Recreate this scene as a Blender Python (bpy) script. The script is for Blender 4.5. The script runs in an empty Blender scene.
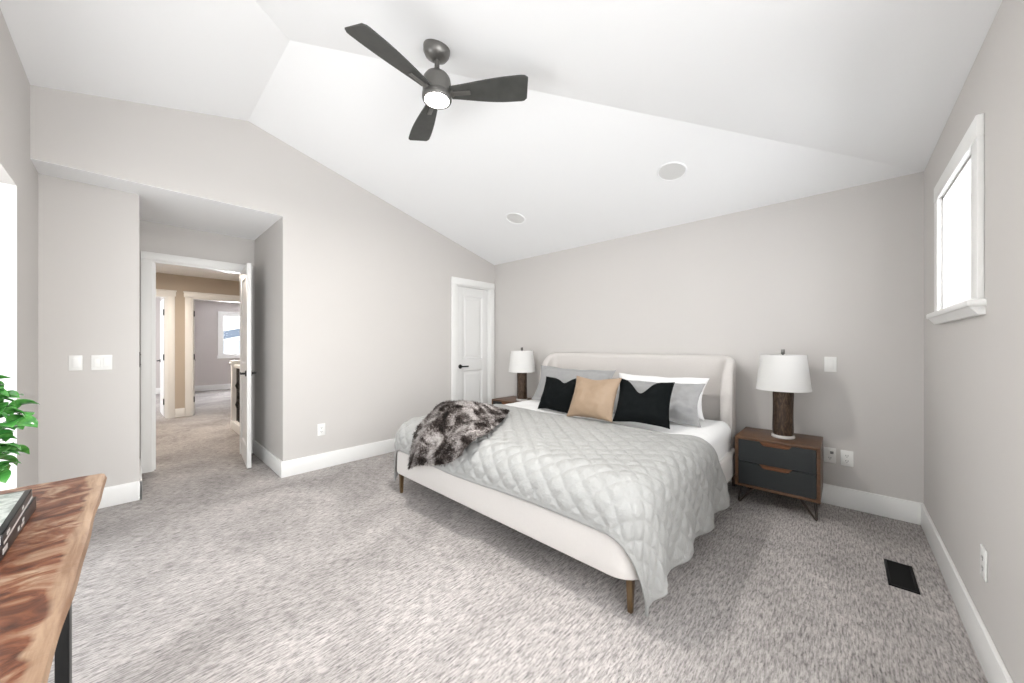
import bpy, bmesh, math, random
from mathutils import Vector, Matrix, noise as mnoise

S = bpy.context.scene
COL = S.collection
PI = math.pi
R = math.radians

# ------------------------------------------------------------------ camera
H = 1.244
YAW = 0.7515
cam = bpy.data.cameras.new('camera')
cam.sensor_width = 36.0
cam.lens = 36.0 * 355.5725 / 1024.0
cam.shift_y = 3.33 / 1024.0
cam.clip_start = 0.02
co = bpy.data.objects.new('camera', cam)
COL.objects.link(co)
co.location = (0, 0, H)
co.rotation_euler = (PI / 2, 0, YAW)
S.camera = co

# ------------------------------------------------------------------ world, lights, exposure
S.view_settings.view_transform = 'Standard'
S.view_settings.look = 'None'
S.view_settings.gamma = 1.0
S.view_settings.use_curve_mapping = False
S.view_settings.exposure = -0.12

wd = bpy.data.worlds.new('sky')
S.world = wd
wd.use_nodes = True
wn, wl = wd.node_tree.nodes, wd.node_tree.links
bg = wn['Background']
geo = wn.new('ShaderNodeTexCoord')
sep = wn.new('ShaderNodeSeparateXYZ')
rmp = wn.new('ShaderNodeValToRGB')
rmp.color_ramp.elements[0].position = 0.0
rmp.color_ramp.elements[0].color = (0.80, 0.80, 0.80, 1)
rmp.color_ramp.elements[1].position = 0.5
rmp.color_ramp.elements[1].color = (0.86, 0.93, 1.0, 1)
mr = wn.new('ShaderNodeMapRange')
mr.inputs[1].default_value = -0.2
mr.inputs[2].default_value = 0.8
wl.new(geo.outputs['Generated'], sep.inputs[0])
wl.new(sep.outputs['Z'], mr.inputs[0])
wl.new(mr.outputs[0], rmp.inputs[0])
wl.new(rmp.outputs[0], bg.inputs['Color'])
bg.inputs['Strength'].default_value = 2.2


def area(name, loc, rot, sx, sy, power, col=(1, 1, 1), spread=PI):
    l = bpy.data.lights.new(name, 'AREA')
    l.shape = 'RECTANGLE'
    l.size, l.size_y = sx, sy
    l.energy = power
    l.color = col
    l.spread = spread
    o = bpy.data.objects.new(name, l)
    COL.objects.link(o)
    o.location = loc
    o.rotation_euler = rot
    return o


# daylight outside the front window (widened behind the camera to light the room), the small side window and the far bedroom window
area('daylight_front', (-1.75, -0.80, 1.25), (PI / 2, 0, 0), 3.9, 2.6, 30, (1.0, 0.985, 0.965))
# added lamp outside the same window, aimed upwards to brighten the ceiling
area('ceiling_fill_front', (-1.75, -1.9, 0.05), (R(150), 0, 0), 4.2, 2.0, 75, (1.0, 0.985, 0.965))
# fill light behind an added, unseen window in the right wall
area('fill_light_right', (1.05, 0.75, 1.35), (0, PI / 2, 0), 2.0, 2.2, 142, (1.0, 0.99, 0.975))
area('daylight_side', (0.95, 2.75, 1.80), (0, PI / 2, 0), 1.0, 1.1, 62, (0.97, 0.98, 1.0))
area('daylight_far', (-13.3, 2.3, 1.6), (0, -PI / 2, 0), 1.6, 1.8, 480, (0.93, 0.96, 1.0))
area('daylight_far_left', (-10.6, -2.35, 1.5), (PI / 2, 0, 0), 1.8, 1.4, 130, (0.95, 0.97, 1.0))

# ------------------------------------------------------------------ room dimensions
Xl, Xr, Yb, He = -3.846, 0.4014, 3.731, 2.44
Xrec, Yf, Yl, Ya = -4.140, -0.447, 0.0435, 0.9688
Za = 2.452
Xd = -4.97           # wall with the open door, at the back of the alcove
Xh = -8.37           # far wall of the hallway
Xf = -12.68          # far wall of the bedroom beyond
SL = 0.2575          # ceiling pitch
Yr = 0.702           # ridge
Zr = He + SL * (Yb - Yr)


# ------------------------------------------------------------------ materials
def newmat(name):
    m = bpy.data.materials.new(name)
    m.use_nodes = True
    return m, m.node_tree.nodes, m.node_tree.links, m.node_tree.nodes['Principled BSDF']


def simple(name, col, rough=0.5, metal=0.0, bump=None, var=0.0, vscale=8.0, spec=0.5, sheen=0.0):
    """Plain procedural material: colour with a slight noise variation and optional (scale, strength) bump."""
    m, n, l, b = newmat(name)
    b.inputs['Base Color'].default_value = (*col, 1)
    b.inputs['Roughness'].default_value = rough
    b.inputs['Metallic'].default_value = metal
    b.inputs['Specular IOR Level'].default_value = spec
    if sheen:
        b.inputs['Sheen Weight'].default_value = sheen
    tc = n.new('ShaderNodeTexCoord')
    if var:
        nz = n.new('ShaderNodeTexNoise')
        nz.inputs['Scale'].default_value = vscale
        nz.inputs['Detail'].default_value = 4
        mx = n.new('ShaderNodeMix')
        mx.data_type = 'RGBA'
        mx.inputs['A'].default_value = (*[c * (1 - var) for c in col], 1)
        mx.inputs['B'].default_value = (*[min(1, c * (1 + var)) for c in col], 1)
        l.new(tc.outputs['Object'], nz.inputs['Vector'])
        l.new(nz.outputs['Fac'], mx.inputs['Factor'])
        l.new(mx.outputs['Result'], b.inputs['Base Color'])
    if bump:
        nb = n.new('ShaderNodeTexNoise')
        nb.inputs['Scale'].default_value = bump[0]
        nb.inputs['Detail'].default_value = 3
        bp = n.new('ShaderNodeBump')
        bp.inputs['Strength'].default_value = bump[1]
        bp.inputs['Distance'].default_value = 0.01
        l.new(tc.outputs['Object'], nb.inputs['Vector'])
        l.new(nb.outputs['Fac'], bp.inputs['Height'])
        l.new(bp.outputs['Normal'], b.inputs['Normal'])
    return m


def ramp_mat(name, stops, scale, stretch=(1, 1, 1), rough=0.5, distort=0.0, detail=6, bump=0.0, metal=0.0, spec=0.5, nrough=0.55):
    m, n, l, b = newmat(name)
    tc = n.new('ShaderNodeTexCoord')
    mp = n.new('ShaderNodeMapping')
    mp.inputs['Scale'].default_value = stretch
    nz = n.new('ShaderNodeTexNoise')
    nz.inputs['Scale'].default_value = scale
    nz.inputs['Detail'].default_value = detail
    nz.inputs['Roughness'].default_value = nrough
    nz.inputs['Distortion'].default_value = distort
    rp = n.new('ShaderNodeValToRGB')
    el = rp.color_ramp.elements
    while len(el) < len(stops):
        el.new(0.5)
    for e, (p, c) in zip(el, stops):
        e.position = p
        e.color = (*c, 1)
    l.new(tc.outputs['Object'], mp.inputs['Vector'])
    l.new(mp.outputs['Vector'], nz.inputs['Vector'])
    l.new(nz.outputs['Fac'], rp.inputs['Fac'])
    l.new(rp.outputs['Color'], b.inputs['Base Color'])
    b.inputs['Roughness'].default_value = rough
    b.inputs['Metallic'].default_value = metal
    b.inputs['Specular IOR Level'].default_value = spec
    if bump:
        bp = n.new('ShaderNodeBump')
        bp.inputs['Strength'].default_value = bump
        bp.inputs['Distance'].default_value = 0.01
        l.new(nz.outputs['Fac'], bp.inputs['Height'])
        l.new(bp.outputs['Normal'], b.inputs['Normal'])
    return m


def carpet_mat():
    m, n, l, b = newmat('carpet')
    tc = n.new('ShaderNodeTexCoord')

    def nz(scale, stretch, detail, rough=0.6, rot=0.0, dist=0.0):
        mp = n.new('ShaderNodeMapping')
        mp.inputs['Scale'].default_value = stretch
        mp.inputs['Rotation'].default_value = (0, 0, rot)
        t = n.new('ShaderNodeTexNoise')
        t.inputs['Scale'].default_value = scale
        t.inputs['Detail'].default_value = detail
        t.inputs['Roughness'].default_value = rough
        t.inputs['Distortion'].default_value = dist
        l.new(tc.outputs['Object'], mp.inputs['Vector'])
        l.new(mp.outputs['Vector'], t.inputs['Vector'])
        return t
    streak = nz(20, (6.0, 0.85, 1), 3, 0.6)
    grain = nz(160, (1, 0.5, 1), 2)
    patch = nz(1.5, (1, 0.8, 1), 5, 0.6, 0.4, 0.6)

    def mrange(src, a, b_, lo, hi):
        t = n.new('ShaderNodeMapRange')
        t.inputs[1].default_value, t.inputs[2].default_value = a, b_
        t.inputs[3].default_value, t.inputs[4].default_value = lo, hi
        l.new(src, t.inputs[0])
        return t.outputs[0]

    def math_(op, a, b_):
        t = n.new('ShaderNodeMath')
        t.operation = op
        l.new(a, t.inputs[0])
        l.new(b_, t.inputs[1])
        return t.outputs[0]
    a = mrange(streak.outputs['Fac'], 0.33, 0.62, 0.55, 1.13)
    c = mrange(grain.outputs['Fac'], 0.3, 0.7, 0.90, 1.08)
    d = mrange(patch.outputs['Fac'], 0.37, 0.63, 0.80, 1.14)
    fleck = nz(46, (3.2, 0.75, 1), 2, 0.5, 0.12)
    e = mrange(fleck.outputs['Fac'], 0.33, 0.46, 0.62, 1.0)
    a = math_('MULTIPLY', a, e)
    v = math_('MULTIPLY', math_('MULTIPLY', a, c), d)
    mx = n.new('ShaderNodeVectorMath')
    mx.operation = 'SCALE'
    mx.inputs[0].default_value = CARPET
    l.new(v, mx.inputs['Scale'])
    l.new(mx.outputs[0], b.inputs['Base Color'])
    b.inputs['Roughness'].default_value = 0.95
    b.inputs['Specular IOR Level'].default_value = 0.1
    bp = n.new('ShaderNodeBump')
    bp.inputs['Strength'].default_value = 0.5
    bp.inputs['Distance'].default_value = 0.012
    l.new(math_('MULTIPLY', a, c), bp.inputs['Height'])
    l.new(bp.outputs['Normal'], b.inputs['Normal'])
    return m


CARPET = (0.485, 0.453, 0.437)
M = {}
M['wall'] = simple('grey_wall_paint', (0.61, 0.588, 0.567), 0.7, bump=(180, 0.03), var=0.012, vscale=3, spec=0.25)
M['hall'] = simple('lamplit_hall_paint', (0.53, 0.46, 0.385), 0.7, var=0.02, vscale=3, spec=0.25)  # warmth of the hall lamplight is put into this wall colour
M['mauve'] = simple('bedroom_grey_paint', (0.54, 0.50, 0.485), 0.7, var=0.02, vscale=3, spec=0.25)
M['ceiling'] = simple('white_ceiling_paint', (0.915, 0.922, 0.928), 0.8, bump=(220, 0.06), spec=0.2)
M['trim'] = simple('white_trim_paint', (0.86, 0.86, 0.845), 0.35, var=0.01, vscale=5)
M['door'] = simple('white_door_paint', (0.80, 0.80, 0.79), 0.4, var=0.01, vscale=5)
M['carpet'] = carpet_mat()
M['black'] = simple('black_metal', (0.012, 0.012, 0.012), 0.4, 0.3, var=0.1)
M['vent'] = simple('black_register', (0.006, 0.006, 0.006), 0.6, spec=0.2)
M['plate'] = simple('white_plastic', (0.86, 0.86, 0.84), 0.3)
M['platedark'] = simple('grey_slot', (0.20, 0.20, 0.20), 0.5)
M['bedfab'] = simple('cream_upholstery', (0.62, 0.59, 0.565), 0.9, bump=(420, 0.25), var=0.03, vscale=60, spec=0.2, sheen=0.2)
M['sheet'] = simple('white_linen', (0.86, 0.86, 0.855), 0.85, bump=(14, 0.25), spec=0.2)
M['quilt'] = simple('pale_grey_quilt', (0.355, 0.355, 0.345), 0.55, bump=(48, 0.6), var=0.03, vscale=20, spec=0.4)
M['greyfab'] = simple('grey_linen', (0.34, 0.34, 0.34), 0.85, bump=(26, 0.35), var=0.10, vscale=30, spec=0.2)
M['blackfab'] = simple('black_cotton', (0.0065, 0.0078, 0.0082), 0.95, bump=(350, 0.2), var=0.15, vscale=40, spec=0.06)
M['tan'] = simple('tan_satin', (0.30, 0.215, 0.145), 0.5, bump=(18, 0.3), var=0.06, vscale=20, spec=0.4)
M['walnut'] = ramp_mat('walnut_veneer', [(0.25, (0.058, 0.028, 0.013)), (0.55, (0.115, 0.055, 0.026)), (0.8, (0.165, 0.083, 0.041))], 9, (1.2, 9, 9), 0.4, 0.4)
M['charcoal'] = simple('charcoal_lacquer', (0.016, 0.0195, 0.0205), 0.45, var=0.08)
M['legbrass'] = ramp_mat('bronzed_wood_leg', [(0.3, (0.06, 0.034, 0.014)), (0.7, (0.14, 0.085, 0.036))], 20, (6, 6, 1), 0.4)
M['legdark'] = simple('dark_leg', (0.035, 0.022, 0.015), 0.4, 0.2)
M['shade'] = None
M['lampbase'] = ramp_mat('carved_dark_metal', [(0.25, (0.022, 0.014, 0.010)), (0.5, (0.065, 0.040, 0.026)), (0.7, (0.14, 0.095, 0.062)), (0.9, (0.30, 0.24, 0.18))], 16, (3.2, 3.2, 0.8), 0.38, 1.6, bump=0.5, metal=0.45)
M['acrylic'] = simple('pale_stone', (0.66, 0.64, 0.62), 0.25)
M['fanmetal'] = simple('brushed_gunmetal', (0.19, 0.185, 0.175), 0.38, 0.8, var=0.06, vscale=30)
M['blade'] = ramp_mat('dark_fan_blade', [(0.3, (0.040, 0.041, 0.038)), (0.7, (0.062, 0.063, 0.058))], 6, (2, 2, 2), 0.5)
M['leaf'] = ramp_mat('green_leaf', [(0.30, (0.012, 0.11, 0.022)), (0.47, (0.085, 0.31, 0.06)), (0.66, (0.42, 0.64, 0.33))], 13, (1, 1, 1), 0.25, 0.5, 4)
M['stem'] = simple('green_stem', (0.06, 0.20, 0.04), 0.5)
M['pot'] = simple('white_ceramic', (0.8, 0.8, 0.79), 0.3)
M['soil'] = simple('dark_soil', (0.03, 0.02, 0.014), 0.9, bump=(80, 0.8))
M['bookblack'] = simple('black_book_cloth', (0.012, 0.012, 0.013), 0.35, var=0.1)
M['bookcover'] = ramp_mat('grey_photo_cover', [(0.35, (0.72, 0.72, 0.70)), (0.5, (0.30, 0.31, 0.30)), (0.62, (0.62, 0.63, 0.60)), (0.75, (0.16, 0.18, 0.17))], 13, (1, 1, 1), 0.3, 0.8, 5)
M['paper'] = simple('paper_pages', (0.72, 0.70, 0.66), 0.8, bump=(300, 0.4))
M['silver'] = simple('silver_foil', (0.66, 0.66, 0.65), 0.35, 0.4)
M['siding'] = simple('white_siding', (0.80, 0.83, 0.86), 0.7)
M['roof'] = simple('blue_grey_shingle', (0.20, 0.25, 0.32), 0.9, bump=(40, 0.5), var=0.1, vscale=30)
M['snow'] = simple('pale_snow', (0.80, 0.81, 0.82), 0.8, bump=(2, 0.4))
M['grille'] = simple('white_speaker_grille', (0.80, 0.80, 0.79), 0.6, bump=(900, 0.5))


def shade_mat():
    m, n, l, b = newmat('white_linen_lampshade')
    b.inputs['Base Color'].default_value = (0.86, 0.855, 0.84, 1)
    b.inputs['Roughness'].default_value = 0.9
    tr = n.new('ShaderNodeBsdfTranslucent')
    tr.inputs['Color'].default_value = (0.85, 0.84, 0.82, 1)
    mx = n.new('ShaderNodeMixShader')
    mx.inputs[0].default_value = 0.25
    out = n['Material Output']
    wv = n.new('ShaderNodeTexNoise')
    wv.inputs['Scale'].default_value = 300
    bp = n.new('ShaderNodeBump')
    bp.inputs['Strength'].default_value = 0.1
    tc = n.new('ShaderNodeTexCoord')
    l.new(tc.outputs['Object'], wv.inputs['Vector'])
    l.new(wv.outputs['Fac'], bp.inputs['Height'])
    l.new(bp.outputs['Normal'], b.inputs['Normal'])
    l.new(b.outputs[0], mx.inputs[1])
    l.new(tr.outputs[0], mx.inputs[2])
    l.new(mx.outputs[0], out.inputs['Surface'])
    return m


M['shade'] = shade_mat()


def glass_mat():
    m, n, l, b = newmat('window_glass')
    t = n.new('ShaderNodeBsdfTransparent')
    g = n.new('ShaderNodeBsdfGlossy')
    g.inputs['Roughness'].default_value = 0.02
    mx = n.new('ShaderNodeMixShader')
    mx.inputs[0].default_value = 0.06
    l.new(t.outputs[0], mx.inputs[1])
    l.new(g.outputs[0], mx.inputs[2])
    l.new(mx.outputs[0], n['Material Output'].inputs['Surface'])
    return m


M['glass'] = glass_mat()


def emit_mat(name, col, s):
    m, n, l, b = newmat(name)
    b.inputs['Base Color'].default_value = (0.9, 0.9, 0.88, 1)
    b.inputs['Emission Color'].default_value = (*col, 1)
    b.inputs['Emission Strength'].default_value = s
    return m


M['fanlight'] = emit_mat('lit_opal_diffuser', (1.0, 0.97, 0.92), 14.0)


def wood_slab_mat():
    """Live-edge slab: red-brown figure with pale streaks, pale sapwood along the front edge."""
    m, n, l, b = newmat('live_edge_acacia')
    tc = n.new('ShaderNodeTexCoord')

    def nz(scale, stretch, detail, dist, rough=0.55):
        mp = n.new('ShaderNodeMapping')
        mp.inputs['Scale'].default_value = stretch
        t = n.new('ShaderNodeTexNoise')
        t.inputs['Scale'].default_value = scale
        t.inputs['Detail'].default_value = detail
        t.inputs['Distortion'].default_value = dist
        t.inputs['Roughness'].default_value = rough
        l.new(tc.outputs['Object'], mp.inputs['Vector'])
        l.new(mp.outputs['Vector'], t.inputs['Vector'])
        return t
    a = nz(7.5, (1.7, 1.1, 3), 7, 1.4, 0.6)
    rp = n.new('ShaderNodeValToRGB')
    el = rp.color_ramp.elements
    stops = [(0.32, (0.036, 0.011, 0.006)), (0.43, (0.105, 0.033, 0.015)), (0.50, (0.175, 0.062, 0.029)), (0.56, (0.235, 0.125, 0.074)), (0.68, (0.36, 0.25, 0.17))]
    while len(el) < len(stops):
        el.new(0.5)
    for e, (p, c) in zip(el, stops):
        e.position = p
        e.color = (*c, 1)
    l.new(a.outputs['Fac'], rp.inputs['Fac'])
    # sapwood
    sp = n.new('ShaderNodeSeparateXYZ')
    l.new(tc.outputs['Object'], sp.inputs[0])
    nw = nz(7, (1, 0.4, 1), 3, 0.3)
    ad = n.new('ShaderNodeMath')
    ad.operation = 'MULTIPLY_ADD'
    ad.inputs[1].default_value = 0.09
    l.new(nw.outputs['Fac'], ad.inputs[0])
    l.new(sp.outputs['Y'], ad.inputs[2])
    mr_ = n.new('ShaderNodeMapRange')
    mr_.inputs[1].default_value = -0.066
    mr_.inputs[2].default_value = -0.056
    l.new(ad.outputs[0], mr_.inputs[0])
    sap = nz(9, (0.6, 6, 3), 5, 0.5)
    rs = n.new('ShaderNodeValToRGB')
    rs.color_ramp.elements[0].position = 0.35
    rs.color_ramp.elements[0].color = (0.20, 0.11, 0.062, 1)
    rs.color_ramp.elements[1].position = 0.65
    rs.color_ramp.elements[1].color = (0.36, 0.24, 0.155, 1)
    l.new(sap.outputs['Fac'], rs.inputs['Fac'])
    mx = n.new('ShaderNodeMix')
    mx.data_type = 'RGBA'
    l.new(mr_.outputs[0], mx.inputs['Factor'])
    l.new(rp.outputs['Color'], mx.inputs['A'])
    l.new(rs.outputs['Color'], mx.inputs['B'])
    l.new(mx.outputs['Result'], b.inputs['Base Color'])
    b.inputs['Roughness'].default_value = 0.42
    b.inputs['Specular IOR Level'].default_value = 0.3
    bp = n.new('ShaderNodeBump')
    bp.inputs['Strength'].default_value = 0.15
    bp.inputs['Distance'].default_value = 0.01
    l.new(a.outputs['Fac'], bp.inputs['Height'])
    l.new(bp.outputs['Normal'], b.inputs['Normal'])
    return m


M['slab'] = wood_slab_mat()


def fur_mat():
    m, n, l, b = newmat('faux_fur')
    tc = n.new('ShaderNodeTexCoord')
    a = n.new('ShaderNodeTexNoise')
    a.inputs['Scale'].default_value = 8
    a.inputs['Detail'].default_value = 3
    a.inputs['Distortion'].default_value = 0.8
    f2 = n.new('ShaderNodeTexNoise')
    f2.inputs['Scale'].default_value = 90
    f2.inputs['Detail'].default_value = 2
    rp = n.new('ShaderNodeValToRGB')
    el = rp.color_ramp.elements
    stops = [(0.40, (0.008, 0.005, 0.004)), (0.47, (0.055, 0.042, 0.037)), (0.53, (0.25, 0.225, 0.213)), (0.62, (0.48, 0.45, 0.435))]
    while len(el) < len(stops):
        el.new(0.5)
    for e, (p, c) in zip(el, stops):
        e.position = p
        e.color = (*c, 1)
    mx = n.new('ShaderNodeMix')
    mx.data_type = 'FLOAT'
    mx.inputs['Factor'].default_value = 0.28
    l.new(tc.outputs['Object'], a.inputs['Vector'])
    l.new(tc.outputs['Object'], f2.inputs['Vector'])
    l.new(a.outputs['Fac'], mx.inputs['A'])
    l.new(f2.outputs['Fac'], mx.inputs['B'])
    l.new(mx.outputs['Result'], rp.inputs['Fac'])
    l.new(rp.outputs['Color'], b.inputs['Base Color'])
    b.inputs['Roughness'].default_value = 0.8
    b.inputs['Specular IOR Level'].default_value = 0.25
    return m


M['fur'] = fur_mat()


# ------------------------------------------------------------------ mesh helpers
def merge(dst, src):
    me = bpy.data.meshes.new('tmp')
    src.to_mesh(me)
    src.free()
    dst.from_mesh(me)
    bpy.data.meshes.remove(me)


def box(bm, x0, x1, y0, y1, z0, z1, bev=0.0, seg=2, mat=None):
    t = bmesh.new()
    bmesh.ops.create_cube(t, size=1.0)
    bmesh.ops.scale(t, vec=(abs(x1 - x0), abs(y1 - y0), abs(z1 - z0)), verts=t.verts)
    bmesh.ops.translate(t, vec=((x0 + x1) / 2, (y0 + y1) / 2, (z0 + z1) / 2), verts=t.verts)
    if bev:
        bmesh.ops.bevel(t, geom=t.edges[:], offset=bev, segments=seg, profile=0.5, affect='EDGES')
    if mat is not None:
        bmesh.ops.transform(t, matrix=mat, verts=t.verts)
    merge(bm, t)
    return bm


def prism(bm, pts, axis, a0, a1, bev=0.0):
    """Polygon pts (2-D) extruded along axis 'x','y' or 'z' from a0 to a1."""
    t = bmesh.new()
    def mk(p, a):
        if axis == 'x':
            return (a, p[0], p[1])
        if axis == 'y':
            return (p[0], a, p[1])
        return (p[0], p[1], a)
    v0 = [t.verts.new(mk(p, a0)) for p in pts]
    v1 = [t.verts.new(mk(p, a1)) for p in pts]
    t.faces.new(v0)
    t.faces.new(v1[::-1])
    k = len(pts)
    for i in range(k):
        t.faces.new((v0[i], v1[i], v1[(i + 1) % k], v0[(i + 1) % k]))
    bmesh.ops.recalc_face_normals(t, faces=t.faces)
    if bev:
        bmesh.ops.bevel(t, geom=t.edges[:], offset=bev, segments=2, profile=0.5, affect='EDGES')
    merge(bm, t)
    return bm


def lathe(bm, prof, c=(0, 0, 0), seg=32, mat=None, cap=True):
    """Profile [(r, z)...] turned about z."""
    t = bmesh.new()
    rings = []
    for (r, z) in prof:
        if r < 1e-5:
            rings.append([t.verts.new((0, 0, z))])
        else:
            rings.append([t.verts.new((r * math.cos(2 * PI * i / seg), r * math.sin(2 * PI * i / seg), z)) for i in range(seg)])
    for a, b in zip(rings[:-1], rings[1:]):
        for i in range(seg):
            j = (i + 1) % seg
            if len(a) == 1 and len(b) == 1:
                continue
            if len(a) == 1:
                t.faces.new((a[0], b[i], b[j]))
            elif len(b) == 1:
                t.faces.new((a[i], b[0], a[j]))
            else:
                t.faces.new((a[i], b[i], b[j], a[j]))
    if cap:
        for rg in (rings[0], rings[-1]):
            if len(rg) > 1:
                t.faces.new(rg)
    bmesh.ops.recalc_face_normals(t, faces=t.faces)
    if mat is not None:
        bmesh.ops.transform(t, matrix=mat, verts=t.verts)
    bmesh.ops.translate(t, vec=c, verts=t.verts)
    merge(bm, t)
    return bm


def tube(bm, pts, r0, r1=None, seg=10):
    """Tube through points, radius r0 -> r1."""
    if r1 is None:
        r1 = r0
    t = bmesh.new()
    pts = [Vector(p) for p in pts]
    rings = []
    up = Vector((0, 0, 1))
    n = len(pts)
    for i, p in enumerate(pts):
        d = (pts[min(i + 1, n - 1)] - pts[max(i - 1, 0)]).normalized()
        a = d.cross(up)
        if a.length < 1e-3:
            a = d.cross(Vector((1, 0, 0)))
        a.normalize()
        b = d.cross(a).normalized()
        r = r0 + (r1 - r0) * i / max(1, n - 1)
        rings.append([t.verts.new(p + a * r * math.cos(2 * PI * k / seg) + b * r * math.sin(2 * PI * k / seg)) for k in range(seg)])
    for A, B in zip(rings[:-1], rings[1:]):
        for k in range(seg):
            t.faces.new((A[k], A[(k + 1) % seg], B[(k + 1) % seg], B[k]))
    t.faces.new(rings[0])
    t.faces.new(rings[-1])
    bmesh.ops.recalc_face_normals(t, faces=t.faces)
    merge(bm, t)
    return bm


def obj(name, bm, mat, parent=None, smooth=40, loc=None, rot=None):
    if smooth:
        lim = R(smooth)
        for e in bm.edges:
            if len(e.link_faces) == 2:
                e.smooth = e.calc_face_angle(0) < lim
        for fc in bm.faces:
            fc.smooth = True
    me = bpy.data.meshes.new(name)
    bm.to_mesh(me)
    bm.free()
    if mat is not None:
        me.materials.append(mat)
    o = bpy.data.objects.new(name, me)
    COL.objects.link(o)
    if parent is not None:
        o.parent = parent
    if loc is not None:
        o.location = loc
    if rot is not None:
        o.rotation_euler = rot
    return o


def tag(o, label, cat, group=None, kind=None):
    o['label'] = label
    o['category'] = cat
    if group:
        o['group'] = group
    if kind:
        o['kind'] = kind
    return o


def thing(name, label, cat, loc=(0, 0, 0), rz=0.0, group=None, kind=None, rot=None):
    o = bpy.data.objects.new(name, None)
    o.empty_display_size = 0.1
    COL.objects.link(o)
    o.location = loc
    o.rotation_euler = rot if rot else (0, 0, rz)
    return tag(o, label, cat, group, kind)


def dup(root, loc, label, rz=None):
    def cp(o, par):
        c = o.copy()
        COL.objects.link(c)
        c.parent = par
        for ch in o.children:
            cp(ch, c)
        return c
    r = cp(root, None)
    r.location = loc
    if rz is not None:
        r.rotation_euler = (0, 0, rz)
    r['label'] = label
    return r


def struct(name, bm, mat, label, cat, smooth=0):
    return tag(obj(name, bm, mat, None, smooth), label, cat, kind='structure')


B = bmesh.new

# ------------------------------------------------------------------ shell
bm = B()
box(bm, -5.0, Xr + 0.19, Yf - 0.19, Yb + 0.11, -0.10, 0.0)
box(bm, Xf - 0.11, -5.0, -2.59, 3.29, -0.10, 0.0)
struct('floor', bm, M['carpet'], 'mottled grey carpet covering the bedroom and the hallway floor', 'floor')

bm = B()
box(bm, -45, 14, -14, 16, -0.8, -0.45)
struct('ground', bm, M['snow'], 'pale snowy ground outside the windows', 'ground')

# vaulted ceiling: slope above the bed, slope above the camera, hip above the right wall
t = B()
hipx = Xr - (Yb - Yr)
zf = Zr - SL * (Yr - Yf)
frx = Xr - (zf - He) / SL
v = [t.verts.new(p) for p in ((Xl - 0.12, Yb + 0.001, He), (Xr + 0.001, Yb + 0.001, He), (hipx, Yr, Zr), (Xl - 0.12, Yr, Zr),
                              (Xl - 0.12, Yf - 0.001, zf), (frx, Yf - 0.001, zf), (Xr + 0.001, Yf - 0.001, He))]
t.faces.new((v[0], v[1], v[2], v[3]))
t.faces.new((v[3], v[2], v[5], v[4]))
t.faces.new((v[1], v[6], v[5], v[2]))
ex = bmesh.ops.extrude_face_region(t, geom=t.faces[:])
bmesh.ops.translate(t, vec=(0, 0, 0.12), verts=[e for e in ex['geom'] if isinstance(e, bmesh.types.BMVert)])
bmesh.ops.recalc_face_normals(t, faces=t.faces)
struct('ceiling', t, M['ceiling'], 'white vaulted bedroom ceiling with a hip crease', 'ceiling')

bm = B()
box(bm, Xl - 0.12, Xr + 0.2, Yb, Yb + 0.12, 0, He + 0.1)
struct('wall_back', bm, M['wall'], 'grey wall behind the bed headboard', 'wall')

WY0, WY1, WZ0, WZ1 = 2.365, 3.095, 1.425, 2.065      # small window opening in right wall
bm = B()
RY0, RY1, RZ0, RZ1 = -0.25, 1.42, 0.55, 2.15          # added window beside the camera, unseen, there to light the room
box(bm, Xr, Xr + 0.2, Yf - 0.2, RY0, 0, He + 0.1)
box(bm, Xr, Xr + 0.2, RY1, WY0, 0, He + 0.1)
box(bm, Xr, Xr + 0.2, RY0, RY1, 0, RZ0)
box(bm, Xr, Xr + 0.2, RY0, RY1, RZ1, He + 0.1)
box(bm, Xr, Xr + 0.2, WY1, Yb, 0, He + 0.1)
box(bm, Xr, Xr + 0.2, WY0, WY1, 0, WZ0)
box(bm, Xr, Xr + 0.2, WY0, WY1, WZ1, He + 0.1)
struct('wall_right', bm, M['wall'], 'grey wall on the right with the small high window', 'wall')

CY0, CY1, CZ = 3.010, 3.625, 2.070                    # closet door opening
T = 0.12
bm = B()
box(bm, Xl - T, Xl, Ya, CY0, 0, Za)
box(bm, Xl - T, Xl, CY0, CY1, CZ, Za)
box(bm, Xl - T, Xl, CY1, Yb, 0, Za)
prism(bm, [(Yf - 0.12, Za), (Yb, Za), (Yb, He + 0.05), (Yr, Zr + 0.06), (Yf - 0.12, zf + 0.06)], 'x', Xl - T, Xl)
struct('wall_left', bm, M['wall'], 'grey gable wall on the left around the doorway recess and the closet door', 'wall')

bm = B()
box(bm, Xrec - T, Xrec, Yf - 0.12, Yl, 0, Za)
box(bm, Xd, Xrec - T, Yl - T, Yl, 0, Za)
struct('wall_recess', bm, M['wall'], 'short recessed grey wall with the switches left of the open doorway', 'wall')
bm = B()
box(bm, Xd, Xl - T, Ya, Ya + T, 0, Za)
struct('wall_alcove', bm, M['wall'], 'grey return wall of the recess right of the open door', 'wall')
bm = B()
box(bm, Xd - T, Xl - T, Yf - 0.12, Ya + T, Za - 0.002, Za + 0.1)
box(bm, Xl - T, Xl - 0.001, Yf - 0.12, Ya, Za - 0.002, Za + 0.02)
struct('ceiling_alcove', bm, M['ceiling'], 'pale underside of the bulkhead over the open doorway', 'ceiling')

DY0, DY1, DZ = 0.136, 0.874, 2.075                   # open doorway in alcove back wall
bm = B()
box(bm, Xd - T, Xd, Yl - 0.6, DY0, 0, Za)
box(bm, Xd - T, Xd, DY1, 2.3, 0, Za)
box(bm, Xd - T, Xd, DY0, DY1, DZ, Za)
struct('wall_doorway', bm, M['wall'], 'grey wall around the open doorway to the hallway', 'wall')

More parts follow.
